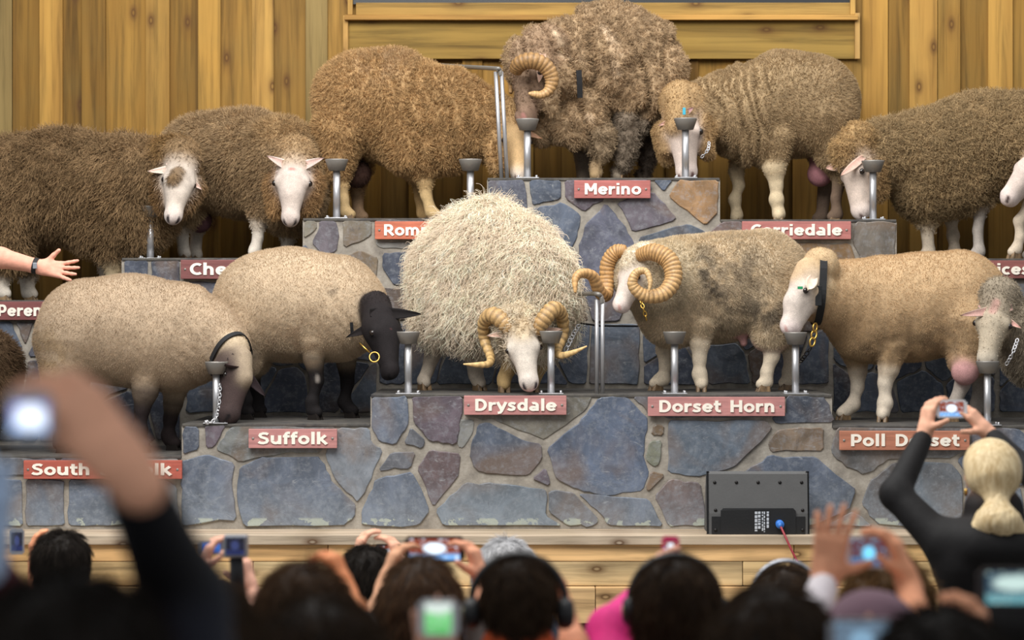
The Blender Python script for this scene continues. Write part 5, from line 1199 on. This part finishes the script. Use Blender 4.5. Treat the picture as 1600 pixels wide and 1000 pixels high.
mb.tube([c + [0, .006, 0], c + [0, -.03, -.002], c + [0,-.034,-.002]], [.020, .020, .016], 16); mb.build('socket', plain('blue_connector', (52, 118, 205), .4), sp)
cab = empty('speaker_cable', tuple(W(1218, 822, yS - .05)), 'thin red cable hanging from the blue plug of the stage monitor', 'cable')
pts = [(1218,819,yS-.045),(1226,836,yS-.10),(1238,862,yS-.13),(1252,888,yS-.15),(1272,915,yS-.17),(1300,945,yS-.2),(1330,975,yS-.22),(1350,1040,yS-.25)]
S_ = spline(np.array(pts), 40); mb = MB(); mb.tube([W(*p) for p in S_], .0055, 8); mb.build('lead', plain('red_cable', (150, 46, 56), .5), cab)
mb = MB(); mb.tube([W(1218, 818, yS - .047), W(1219.5, 824, yS - .06)], [.012, .009], 12); mb.build('plug', plain('blue_plug', (60, 120, 200), .45), cab)
# ------------------------------------------------------------------ people
m, nt, b = new_mat('person_surface')
at = N(nt, 'ShaderNodeAttribute'); at.attribute_name = 'col'
nt.links.new(mix(nt, 1.0, at.outputs['Color'], ramp(nt, noise(nt, coords(nt), 45, 4), [(.3, .88), (.7, 1.08)]), 'MULTIPLY'), b.inputs['Base Color'])
b.inputs['Roughness'].default_value = .7; b.inputs['Specular IOR Level'].default_value = .25; bump(nt, b, noise(nt, coords(nt), 30, 4), .25, .006)
MAT['person'] = m
def hair_mat(name, dark, light, rough=.5):
    m, nt, b = new_mat(name); v = coords(nt, (1, 1, .12)); n1 = noise(nt, v, 95, 5, .6, .6); n2 = noise(nt, coords(nt, (1,1,.5)), 11, 3)
    c = ramp(nt, n1, [(.3, lin(dark)), (.7, lin(light))]); c = mix(nt, ramp(nt, n2, [(.4, 0.0), (.7, .5)]), c, lin(light))
    nt.links.new(c, b.inputs['Base Color']); b.inputs['Roughness'].default_value = rough; b.inputs['Specular IOR Level'].default_value = .18
    bump(nt, b, n1, .5, .006); return m
HAIR = {'black': hair_mat('black_hair', (16, 14, 13), (44, 38, 33)), 'brown': hair_mat('brown_hair', (30, 22, 16), (74, 54, 38)), 'dark': hair_mat('dark_brown_hair', (20, 15, 12), (50, 38, 28)),
        'grey': hair_mat('grey_hair', (120, 122, 126), (206, 206, 206)), 'blond': hair_mat('blond_hair', (178, 146, 96), (244, 224, 182), .33), 'curly': hair_mat('light_brown_hair', (44, 32, 20), (110, 82, 52)), 'mauve': plain('mauve_knit', (120, 92, 104), .9, var=.25)}
STRAND = {'black': (38, 33, 29), 'brown': (84, 62, 44), 'dark': (62, 48, 36), 'grey': (190, 190, 192), 'blond': (232, 204, 154), 'curly': (112, 84, 54), 'mauve': (120, 92, 104)}
SKIN, SKIN2, SKIN3 = (232, 176, 148), (222, 160, 122), (226, 170, 134)
def floor_at(y): return 0.0

def hand(B, P, f, n, thumb, skin, curl=(.35, .5, .3), spread=.06, size=1.0, tcurl=.3, tdir=.75, each=None):
    """wrist P, f towards the fingers, n out of the palm, thumb: side vector; five separate fingers"""
    f = nrm(f); n = np.asarray(n, float); n = nrm(n - f*(n@f)); s = np.asarray(thumb, float); s = nrm(s - f*(s@f) - n*(s@n)); k = .006*size; S = size
    for o in (-.026, -.009, .009, .026): B.rc(P + f*.012*S + s*o*.72*S, .0155*S, P + f*.088*S + s*o*S, .0125*S, skin, 0, .010*S)
    B.rc(P - f*.02*S, .026*S, P + f*.025*S, .024*S, skin, 0, .02*S)
    for i, (o, ln) in enumerate(((.028, .070), (.0095, .078), (-.0095, .072), (-.028, .056))):
        p = P + f*.088*S + s*o*S; a = spread*(1.5-i)
        d0 = nrm(f*math.cos(a) + s*math.sin(a)); ang = 0.0; r = .0088*S
        cu = each[i] if each else curl
        for j, fr in enumerate((.45, .32, .25)):
            ang += cu[j]; d = d0*math.cos(ang) + n*math.sin(ang); q = p + d*ln*S*fr*1.05
            B.rc(p, r, q, r*.9, skin, 0, k); p = q; r *= .9
        B.spot(p + -n*.006*S, p + -n*.007*S, .0048*S, [min(255, c*1.08) for c in skin])
    p = P + f*.026*S + s*.024*S; d = nrm(f*(1-tdir) + s*tdir + n*.25); q = p + d*.042*S
    B.rc(p, .0135*S, q, .0105*S, skin, 0, .014*S); d2 = nrm(d*math.cos(tcurl) + f*math.sin(tcurl)*.8 + n*math.sin(tcurl)*.6); q2 = q + d2*.034*S
    B.rc(q, .0102*S, q2, .0082*S, skin, 0, k)

def join_bodies(name, A, Bs, mat, origin, parent):
    V = [A.V]; Fc = [A.F]; C = [A.col]; n = len(A.V)
    for b_ in Bs: V.append(b_.V); Fc.append(b_.F + n); C.append(b_.col); n += len(b_.V)
    A.V = np.concatenate(V); A.F = np.concatenate(Fc); A.col = np.concatenate(C); A.wool = np.zeros(len(A.V))
    return A.build(name, mat, origin, parent)

def person(label, px, py_top, y, hair='dark', style='short', jacket=(40,42,48), trousers=(50,52,60), skin=SKIN, arms=(), standing=False, scale=1.0, yaw=0.0, face=True, hand_h=.0055, body_h=.015, collar=None, lean=0.0, floor=None, hood=False, strands=5000):
    """head centred on picture column px, top of the hair on row py_top; looks towards the stage (+y)"""
    S = scale; top = W(px, py_top, y); x0, zt = top[0], top[2]; fl = floor_at(y) if floor is None else floor
    o = np.array([x0, y, fl]); r = empty('person', o, label, 'person')
    B = Body(); cy, sy = math.cos(yaw), math.sin(yaw)
    def T(a, b_, c): return np.array([x0 + (a*cy - b_*sy)*S, y + (a*sy + b_*cy)*S, zt + c*S])     # a right, b forward, c up from the top of the hair
    # head, face, ears, neck
    B.rc(T(0,-.012,-.108), .080*S, T(0,.022,-.098), .076*S, skin, 0, .03); B.rc(T(0,.035,-.15), .058*S, T(0,.048,-.205), .036*S, skin, 0, .03)
    B.sp(T(0,.098,-.15), .013*S, skin, 0, .02); B.rc(T(-.018,.088,-.182), .009*S, T(.018,.088,-.182), .009*S, (176,104,96), 0, .008)
    for q in (-1, 1): B.rc(T(.079*q,.004,-.125), .012*S, T(.079*q,.0,-.16), .010*S, skin, 0, .008)
    B.rc(T(0,-.018,-.17), .052*S, T(0,-.03,-.28), .055*S, skin, 0, .03)
    if face:
        for q in (-1, 1): B.spot(T(.03*q,.09,-.118), T(.034*q,.09,-.118), .011*S, (52,40,36)); B.spot(T(.02*q,.09,-.1), T(.045*q,.088,-.1), .006*S, (60,44,36))
    # torso
    J = jacket; hip = -.86
    B.rc(T(-.13,-.035,-.335), .062*S, T(.13,-.035,-.335), .062*S, J, 0, .06); B.rc(T(-.09,-.03,-.42), .115*S, T(.09,-.03,-.42), .115*S, J, 0, .08)
    B.rc(T(-.07,-.02,-.60), .112*S, T(.07,-.02,-.60), .112*S, J, 0, .08); B.rc(T(-.07,-.02,hip+.02), .118*S, T(.07,-.02,hip+.02), .118*S, J, 0, .08)
    if collar: B.rc(T(-.035,-.04,-.235), .064*S, T(.035,-.04,-.235), .064*S, collar, 0, .03)
    if hood: B.rc(T(-.08,-.10,-.33), .05*S, T(.08,-.10,-.33), .05*S, J, 0, .05); B.rc(T(-.06,-.12,-.36), .05*S, T(.06,-.12,-.36), .05*S, J, 0, .05)
    hz = zt + hip*S; leg = hz - fl
    for q in (-1, 1):
        if standing:
            kn = T(.10*q, .03, 0); kn[2] = fl + leg*.5; an = T(.10*q, -.01, 0); an[2] = fl + .085; hp = T(.09*q, -.01, hip)
            B.rc(hp, .095*S, kn, .062*S, trousers, 0, .05); B.rc(kn, .062*S, an, .045*S, trousers, 0, .03)
        else:
            kz = max(leg*.95, .30); hp = T(.09*q, .0, hip-.02); kn = T(.12*q, .42, 0); kn[2] = fl + kz; an = T(.12*q, .42, 0); an[2] = fl + .09
            B.rc(hp, .09*S, kn, .062*S, trousers, 0, .05); B.rc(kn, .06*S, an, .042*S, trousers, 0, .03)
        B.rc(an - [0,.02,.03], .045*S, an + [0,.14,-.05], .036*S, (40,38,38), 0, .03)
    fines = []
    for a in arms:
        q = a['side']; sh = T(.175*q, -.03, -.345); el = W(*a['el']); wr = W(*a['wr']); sl = a.get('sleeve', J); up = a.get('up', J); k = a.get('k', 1.0)
        B.rc(sh, .064*S, el, .050*S*k, up, 0, .04)
        d = nrm(wr - el)
        Bf = Body()
        if sl is not None: B.rc(el, .050*S*k, wr - d*.02, .036*S*k, sl, 0, .03); Bf.rc(wr - d*.06, .026, wr, .025, a.get('skin', skin), 0, .02)
        else: B.rc(el, .048*S*k, el + d*.03, .044*S*k, up, 0, .03); Bf.rc(el + d*.01, .041*S*k, el + (wr-el)*.45, .038*S*k, a.get('skin', skin), 0, .02); Bf.rc(el + (wr-el)*.45, .038*S*k, wr, .026*S*k, a.get('skin', skin), 0, .02)
        if a.get('hand', True):
            kw = {z: a[z] for z in ('curl','spread','tcurl','tdir','each') if z in a}
            hand(Bf, wr + d*.012, a.get('f', d), a['n'], a['thumb'], a.get('skin', skin), size=a.get('size', S), **kw)
        Bf.mesh(a.get('h', hand_h)); fines.append(Bf)
    B.mesh(body_h); join_bodies('body', B, fines, MAT['person'], o, r)
    # hair
    H = Body(); g = (60,50,40)
    if style != 'none':
        H.rc(T(0,-.028,-.105), .096*S, T(0,.012,-.092), .090*S, g, 0, .03)
        if style == 'bald': pass
        if style in ('short',): H.rc(T(0,-.05,-.15), .072*S, T(0,-.052,-.175), .058*S, g, 0, .03)
        if style == 'hat': H.rc(T(0,-.02,-.10), .103*S, T(0,.012,-.10), .100*S, g, 0, .03); H.rc(T(-.05,-.02,-.15), .07*S, T(.05,-.02,-.15), .07*S, g, 0, .03)
        if style == 'full': H.rc(T(-.02,-.045,-.13), .098*S, T(.02,-.045,-.13), .098*S, g, 0, .04); H.rc(T(-.03,-.05,-.2), .075*S, T(.03,-.05,-.2), .075*S, g, 0, .04)
        if style == 'long': H.rc(T(-.03,-.05,-.15), .085*S, T(-.045,-.075,-.34), .06*S, g, 0, .04); H.rc(T(.03,-.05,-.15), .085*S, T(.045,-.075,-.34), .06*S, g, 0, .04); H.rc(T(0,-.06,-.15), .085*S, T(0,-.09,-.36), .055*S, g, 0, .04)
        if style == 'curls':
            for i in range(46):
                th, ph = random.uniform(0, 6.28), random.uniform(-.3, 1.5); H.sp(T(.1*math.cos(th)*math.cos(ph), -.02+.105*math.sin(th)*math.cos(ph), -.1+.09*math.sin(ph)), .028*S, g, 0, .012)
        if style == 'pony':
            H.rc(T(0,-.06,-.15), .078*S, T(0,-.085,-.195), .045*S, g, 0, .03)
    if H.pr:
        H.mesh(.009 if style != 'hat' else .01)
        V = H.V; H.V = V + H.normals()*((fbm(V*np.array([42,42,13]), 3, 3)-.5)*(.012 if style not in ('hat', 'pony') else .005))[:,None]
        h = H.build('hair' if style != 'hat' else 'knit_hat', HAIR[hair], o, r)
        if style not in ('hat', 'none', 'pony'):
            H.wool[:] = 1; H.col[:] = np.array(lin(STRAND[hair]))*(.75 + .5*fbm(H.V*np.array([30,30,8]), 2, 6))[:,None]
            fleece(H, r, o, strands, .034*S, .0007, (0, -.1, -1.3), .10, curl=.004 if style != 'curls' else .012, wave=3, clump=.03, clump_pull=.35, pts=5, jit=.22, var=.45, name='hair_strands')
    r['top'] = 0; del r['top']
    return r, T, o
def headphones(r, T, o, S=1.0, col=(20,20,22), pads=True):
    mb = MB(); mb.tube([T(.124*math.cos(a), -.005, -.12 + .122*math.sin(a)) for a in np.linspace(0, math.pi, 22)], .010*S, 8, squash=1.6); hp = mb.build('headphones', MAT['black_plastic'], r)
    for q in (-1, 1):
        mb = MB(); c = T(.122*q, -.03, -.15); d = T(.122*q + .024*q, -.03, -.15) - c
        mb.tube([c - d*.9, c - d*.4, c + d*.4, c + d], [.030*S, .042*S, .042*S, .030*S], 18); e = mb.build('ear_cup', MAT['black_plastic'], hp)
        mb = MB(); mb.tube([c + d*.95, c + d*1.12], [.017*S, .015*S], 14); mb.build('cap_disc', MAT['cup_disc'], hp)
MAT['cup_disc'] = plain('olive_highlight_disc', (176, 172, 130), .4, .3)  # ear-cup discs: a blurred olive highlight put into the colour
def screen_mat(name, bg, dome, base, strength=1.0, off=(0, .1), rad=(.42, .5)):
    """a lit phone screen showing the stage, brightest in the middle (object space: x across, z up, both -1..1)"""
    m, nt, b = new_mat(name); tc = N(nt, 'ShaderNodeTexCoord'); mp = N(nt, 'ShaderNodeMapping'); nt.links.new(tc.outputs['Generated'], mp.inputs[0])
    mp.inputs['Location'].default_value = (-(.5+off[0]*.5)/rad[0], 0, -(.5+off[1]*.5)/rad[1]); mp.inputs['Scale'].default_value = (1/rad[0], 0, 1/rad[1])
    ln = N(nt, 'ShaderNodeVectorMath', operation='LENGTH'); nt.links.new(mp.outputs[0], ln.inputs[0])
    sx = N(nt, 'ShaderNodeSeparateXYZ'); nt.links.new(tc.outputs['Generated'], sx.inputs[0])
    c = mix(nt, ramp(nt, sx.outputs[2], [(.22, 1.0), (.36, 0.0)]), bg, base)
    c = mix(nt, ramp(nt, noise(nt, tc.outputs['Generated'], 9, 3), [(.55, 0.0), (.65, .7)]), c, dome)
    c = mix(nt, ramp(nt, ln.outputs['Value'], [(.45, 1.0), (.62, 0.0)]), c, dome)
    b.inputs['Base Color'].default_value = (.01, .01, .01, 1); nt.links.new(c, b.inputs['Emission Color']); b.inputs['Emission Strength'].default_value = strength; b.inputs['Roughness'].default_value = .2
    return m
def phone(label, px0, px1, py0, py1, y, body, screen, tilt=0.0, roll=0.0, name='phone', thick=.009, rim=.006, cat='phone'):
    a, b_ = W(px0, py1, y), W(px1, py0, y); c = (a + b_)/2; w, h = (b_[0]-a[0])/2, (b_[2]-a[2])/2
    r = empty(name, c, label, cat); r.rotation_euler = (tilt, roll, 0)
    bm = bmesh.new(); bmesh.ops.create_cube(bm, size=1); bmesh.ops.scale(bm, vec=(2*w, thick, 2*h), verts=bm.verts[:])
    ed = [e for e in bm.edges if abs(e.verts[0].co.y - e.verts[1].co.y) > thick*.5]; bmesh.ops.bevel(bm, geom=ed, offset=min(w, h)*.22, segments=4, affect='EDGES')
    mb = MB(); mb.bm(bm); o = mb.build('shell', body); o.parent = r
    mb = MB(); iw, ih = w - rim, h - rim*(2.2 if h > w else 1); iw = iw if h > w else w - rim*2.2
    mb.box((-iw, -thick/2 - .0012, -ih), (iw, -thick/2 + .001, ih)); o = mb.build('screen', screen); o.parent = r
    mb = MB(); mb.tube([(0, thick/2-.001, h*.7), (0, thick/2+.002, h*.7)], .006, 10); o = mb.build('lens', MAT['black_plastic']); o.parent = r
    return r
P_WHITE, P_BLACK, P_PINK, P_SILVER = plain('white_phone', (226, 228, 232), .35), plain('black_phone', (22, 20, 26), .4), plain('pink_phone', (226, 40, 120), .45), plain('silver_case', (168, 172, 180), .35, .6)
SCR_A = screen_mat('screen_stage', lin((120, 52, 32)), lin((226, 242, 255)), lin((110, 160, 215)), 1.3)
SCR_B = screen_mat('screen_blue_dome', lin((84, 30, 34)), lin((120, 210, 250)), lin((40, 84, 130)), 1.2, (0, -.05), (.34, .5))
SCR_C = screen_mat('screen_dim', lin((26, 26, 40)), lin((60, 70, 120)), lin((30, 40, 90)), .8)
SCR_G = screen_mat('screen_green', lin((120, 214, 130)), lin((226, 240, 232)), lin((90, 190, 100)), .9, (0, .9), (1.2, .55))
SCR_W = screen_mat('screen_white_blue', lin((120, 130, 200)), lin((236, 244, 255)), lin((150, 190, 250)), 1.6, (.1, 0), (.8, .8))
SCR_T = screen_mat('screen_teal', lin((40, 70, 90)), lin((206, 232, 226)), lin((100, 160, 170)), .9, (0, .3), (.7, .45))
def hold(side, el, wr, **kw):
    d = dict(side=side, el=el, wr=wr, f=(.30*-side, .12, 1.0), n=(-side, .35, 0), thumb=(-.35*side, -1.0, .1), curl=(.45, .6, .4), tdir=.55, spread=.05); d.update(kw); return d

# presenter at the left edge of the stage, only forearm and hand in the frame
pr, T, o = person('presenter at the left edge, only bare forearm and open hand in view', -215, 190, -.16, 'dark', 'short', (60,80,110), (60,58,54), (236,170,146), standing=True, floor=ZD, arms=[
    dict(side=1, el=(-45,392,-.22), wr=(58,416,-.24), sleeve=None, up=(60,80,110), f=(1,-.05,-.14), n=(-.1,-.9,.35), thumb=(.1,-.2,1), size=1.12, k=1.28, h=.0045, spread=.17, tdir=.55, tcurl=.15, each=[(.12,.1,.08),(.08,.1,.08),(.1,.12,.1),(.05,.1,.1)])])
c = W(56,415.5,-.24); d = nrm(W(58,416,-.24) - W(-45,392,-.22)); a1 = nrm(np.cross(d,[0,1,0])); a2 = np.cross(d,a1); mb = MB()
V = [c + (a1*math.cos(t)+a2*math.sin(t))*rr + d*q for t in np.linspace(0, 2*math.pi, 33)[:-1] for rr, q in ((.035,-.011),(.039,-.011),(.039,.011),(.035,.011))]
mb.add(V, [(k*4+i, k*4+(i+1)%4, ((k+1)%32)*4+(i+1)%4, ((k+1)%32)*4+i) for k in range(32) for i in range(4)])
wb = mb.build('wristband', MAT['black_nylon'], pr); mb = MB(); q = c + np.array([.004,-.042,0]); mb.box(q - [.010,.004,.014], q + [.010,.003,.014], .002); mb.build('watch_face', P_SILVER, wb)

# woman in black with a phone
YA = -3.8
wm, T, o = person('blond woman with ponytail and black jacket holding up a white phone', 1549, 683, YA, 'blond', 'pony', (24,23,24), (30,30,34), (226,172,144), standing=True, hood=True, collar=(24,23,24), body_h=.012, strands=26000, arms=[
    hold(-1, (1399,772,-3.72), (1443,683,-3.50), f=(.18,.1,1), n=(1,.45,0), thumb=(.35,-1,.0), h=.0045, k=1.0, curl=(.35,.55,.4), tdir=.7, size=.98),
    hold(1, (1640,770,-3.72), (1548,681,-3.50), f=(-.75,.1,.85), n=(-.6,.5,-.3), thumb=(-.4,-1,-.2), h=.0045, curl=(.3,.5,.4), tdir=.6, size=.98)])
Hh = Body(); g = (1,1,1)
for a, b2, ra, rb in (((0,-.095,-.2),(-.03,-.125,-.27),.03,.045),((-.03,-.125,-.27),(-.075,-.12,-.305),.045,.024),((0,-.095,-.2),(.02,-.135,-.27),.03,.046),((.02,-.135,-.27),(.07,-.13,-.30),.046,.026),((.0,-.13,-.27),(.01,-.13,-.32),.045,.02)): Hh.rc(T(*a), ra, T(*b2), rb, g, 0, .02)
Hh.mesh(.007); Hh.V = Hh.V + Hh.normals()*((fbm(Hh.V*np.array([70,70,14]), 3, 5)-.5)*.012)[:,None]; Hh.build('ponytail', HAIR['blond'], o, wm)
mb = MB(); mb.tube([T(.034*math.cos(t), -.092+.02*math.sin(t), -.198+.016*math.sin(t)) for t in np.linspace(0, 6.2832, 20)], .008, 8, False); mb.build('hair_tie', MAT['black_nylon'], wm)
mb = MB(); mb.sphere(T(-.085,-.0,-.185), .007, 8, 6, (1,1,2)); mb.build('earring', MAT['brass'], wm)
phone('white phone held up by the blond woman in black', 1462, 1511, 625, 653, -3.50, P_WHITE, SCR_A)

# seated audience (from far to near)
def pp(*a, **k): return person(*a, **k)
pp('grey-haired person seated nearest the stage, only crown in view', 790, 841, -2.6, 'grey', 'full', (70,76,90))
k1 = pp('dark-haired person at far left photographing with raised hand', 97, 829, -3.3, 'black', 'short', (80,60,52), skin=SKIN2, arms=[hold(-1, (60,960,-3.2), (56,893,-3.0), skin=(236,160,120), sleeve=None, f=(-.15,.1,1))])
phone('small silver phone in the hand at the far left edge', 16, 38, 826, 866, -3.0, P_SILVER, SCR_C)
f1 = pp('person with round black haircut holding a phone on its left', 575, 853, -3.5, 'black', 'short', (56,48,46), arms=[hold(-1, (540,960,-3.4), (556,886,-3.15), sleeve=None, f=(.2,.1,1)), hold(1, (640,960,-3.4), (628,892,-3.15), sleeve=None)])
phone('phone with red-brown picture beyond the round black haircut', 584, 632, 850, 882, -3.13, P_BLACK, SCR_A)
g1 = pp('brown long-haired person holding up a wide dark phone', 657, 868, -5.4, 'brown', 'long', (62,52,48), skin=SKIN3, arms=[hold(1, (760,985,-5.3), (754,914,-5.05), sleeve=None, skin=(238,170,136), h=.005), hold(-1, (590,985,-5.3), (602,918,-5.05), sleeve=None)])
phone('wide dark phone with bright dome picture at lower centre', 632, 726, 838, 878, -5.02, P_BLACK, SCR_A)
j1 = pp('dark-haired person in black seated left of centre', 330, 905, -5.0, 'dark', 'full', (26,26,28), arms=[hold(-1, (292,990,-4.7), (312,902,-4.42), sleeve=None, skin=(236,180,156)), hold(1, (420,985,-4.9), (392,930,-4.7), sleeve=None, skin=(236,180,156), f=(-.2,.1,1))])
cm = empty('action_camera', W(368, 875, -4.72), 'small silver-framed action camera on a black grip at lower left', 'camera')
a_, b_ = W(350, 871, -4.75), W(387, 836, -4.75); mb = MB(); mb.box((a_[0], -4.77, a_[2]), (b_[0], -4.72, b_[2]), .006); mb.build('housing', P_SILVER, cm)
mb = MB(); mb.box((a_[0]+.008, -4.774, a_[2]+.010), (b_[0]-.008, -4.769, b_[2]-.006), .001); mb.build('screen', SCR_C, cm)
mb = MB(); mb.tube([W(369,872,-4.745), W(371,900,-4.745), W(374,940,-4.745)], .02, 12); mb.build('grip', MAT['black_plastic'], cm)
phone('blue-screened phone left of the action camera', 311, 351, 845, 866, -4.4, P_SILVER, screen_mat('screen_blue', lin((46,100,190)), lin((120,170,240)), lin((30,70,150)), .9))
c1 = pp('dark-haired person wearing a thin headband, right of centre', 1228, 884, -4.4, 'dark', 'full', (110,96,84))
mb = MB(); r_, T_, o_ = c1; mb.tube([T_(.106*math.cos(a), .01, -.10+.115*math.sin(a)) for a in np.linspace(-.2, math.pi+.2, 22)], .007, 8, squash=1.8); mb.build('headband', P_SILVER, r_)
pp('curly light-brown-haired person behind the white phone', 1385, 880, -5.2, 'curly', 'curls', (70,60,50))
e1 = pp('person with black headphones and orange collar at lower centre', 810, 868, -6.4, 'dark', 'short', (214,96,52), skin=SKIN3, scale=.86, standing=True, collar=(226,96,48), arms=[dict(side=1, el=(905,1040,-6.3), wr=(886,965,-6.15), sleeve=None, f=(-.2,.1,1), n=(-1,.3,0), thumb=(0,-1,0), skin=(236,162,126))])
headphones(*e1, S=.86)
d1 = pp('person with black headphones and bright pink jacket', 1054, 869, -6.1, 'dark', 'full', (240,50,140), scale=.86, standing=True, arms=[dict(side=-1, el=(955,985,-6.0), wr=(1012,925,-5.75), sleeve=(232,58,140), k=1.3, f=(.3,.2,1), n=(1,.3,0), thumb=(0,-1,0))])
headphones(*d1, S=.86)
phone('pink-cased phone above the headphones of the person in pink', 1034, 1061, 838, 867, -5.7, P_PINK, SCR_A)
b1 = pp('person in mauve hat with raised white sleeve holding a white phone', 1362, 926, -7.1, 'mauve', 'hat', (196,184,190), skin=SKIN3, scale=.94, standing=True, arms=[
    dict(side=-1, el=(1250,1020,-7.0), wr=(1288,912,-6.75), sleeve=(236,228,232), f=(.15,.05,1), n=(.3,.95,0), thumb=(.9,-.3,.2), spread=.14, curl=(.1,.15,.1), skin=(240,170,132), size=.98, h=.005),
    hold(1, (1440,1010,-7.0), (1420,918,-6.75), sleeve=None, skin=(240,166,126), h=.005, size=1.0)])
phone('white phone showing a blue dome, held between two raised hands', 1320, 1394, 838, 887, -6.72, P_WHITE, SCR_B)
h1 = pp('brown-haired person left of centre with orange hand', 475, 880, -6.5, 'brown', 'full', (50,42,38), scale=.92, standing=True, arms=[dict(side=1, el=(560,985,-6.4), wr=(541,925,-6.1), sleeve=None, f=(-.4,.1,1), n=(-1,.4,0), thumb=(0,-1,0), skin=(240,156,106), curl=(.8,.9,.6))])
h2 = pp('large blurred brown head in front at lower left centre', 500, 930, -7.9, 'dark', 'full', (36,32,32), standing=True, arms=[dict(side=1, el=(720,1230,-7.7), wr=(690,1085,-7.56), sleeve=(36,32,32), f=(-.1,0,1), n=(0,-1,.1), thumb=(1,0,.2), curl=(.1,.2,.2))])
phone('phone with white and green screen at bottom centre', 653, 717, 937, 996, -7.62, P_WHITE, SCR_G)
n1 = pp('blurred dark-haired head at bottom right of centre', 1205, 915, -7.6, 'dark', 'full', (90,70,78), standing=True, arms=[dict(side=1, el=(1400,1200,-7.7), wr=(1350,1120,-7.70), sleeve=(90,70,78), f=(0,0,1), n=(0,-1,.1), thumb=(1,0,.2), curl=(.1,.2,.2))])
m1 = pp('blurred dark-haired person at the bottom right corner with raised phone', 1470, 950, -8.0, 'black', 'full', (60,28,34), standing=True, arms=[hold(1, (1530,1140,-7.95), (1545,1045,-7.68), sleeve=None, f=(-.2,0,1), skin=(248,178,138))])
phone('phone with pale teal screen at the right edge', 1528, 1640, 888, 948, -7.7, P_BLACK, SCR_T)
phone('tilted phone with dull blue screen at bottom right', 1292, 1400, 966, 1044, -7.75, P_SILVER, screen_mat('screen_dull', lin((110,130,150)), lin((150,190,220)), lin((90,130,180)), .7))
# big blurred foreground at the left
l2 = pp('blurred dark-haired head at bottom left, right of the raised black sleeve', 300, 905, -8.4, 'dark', 'full', (30,28,30), standing=True)
l1 = pp('blurred person at the left edge with black sleeve raising a glowing phone', 105, 895, -9.3, 'black', 'full', (22,24,36), skin=(236,168,138), standing=True, arms=[
    dict(side=1, el=(285,935,-9.15), wr=(207,748,-9.3), sleeve=(20,20,24), f=(-.62,0,.8), n=(-.6,.6,-.3), thumb=(-.3,-.9,.3), size=1.05, k=1.0, h=.007, curl=(.4,.5,.4), tdir=.15, tcurl=.1, skin=(250,186,152))])
phone('glowing phone at the left edge in the blurred raised hand', 12, 82, 612, 690, -9.36, P_SILVER, SCR_W)
l0 = pp('blurred person at the far left edge with pale blue glove and maroon sleeve', -300, 880, -8.7, 'dark', 'full', (92,34,44), standing=True, arms=[dict(side=1, el=(-20,935,-8.75), wr=(-22,880,-8.8), sleeve=(96,36,46), f=(.0,0,1), n=(-.3,.9,0), thumb=(-1,0,.2), size=.86, curl=(.2,.3,.2), skin=(186,208,238))])
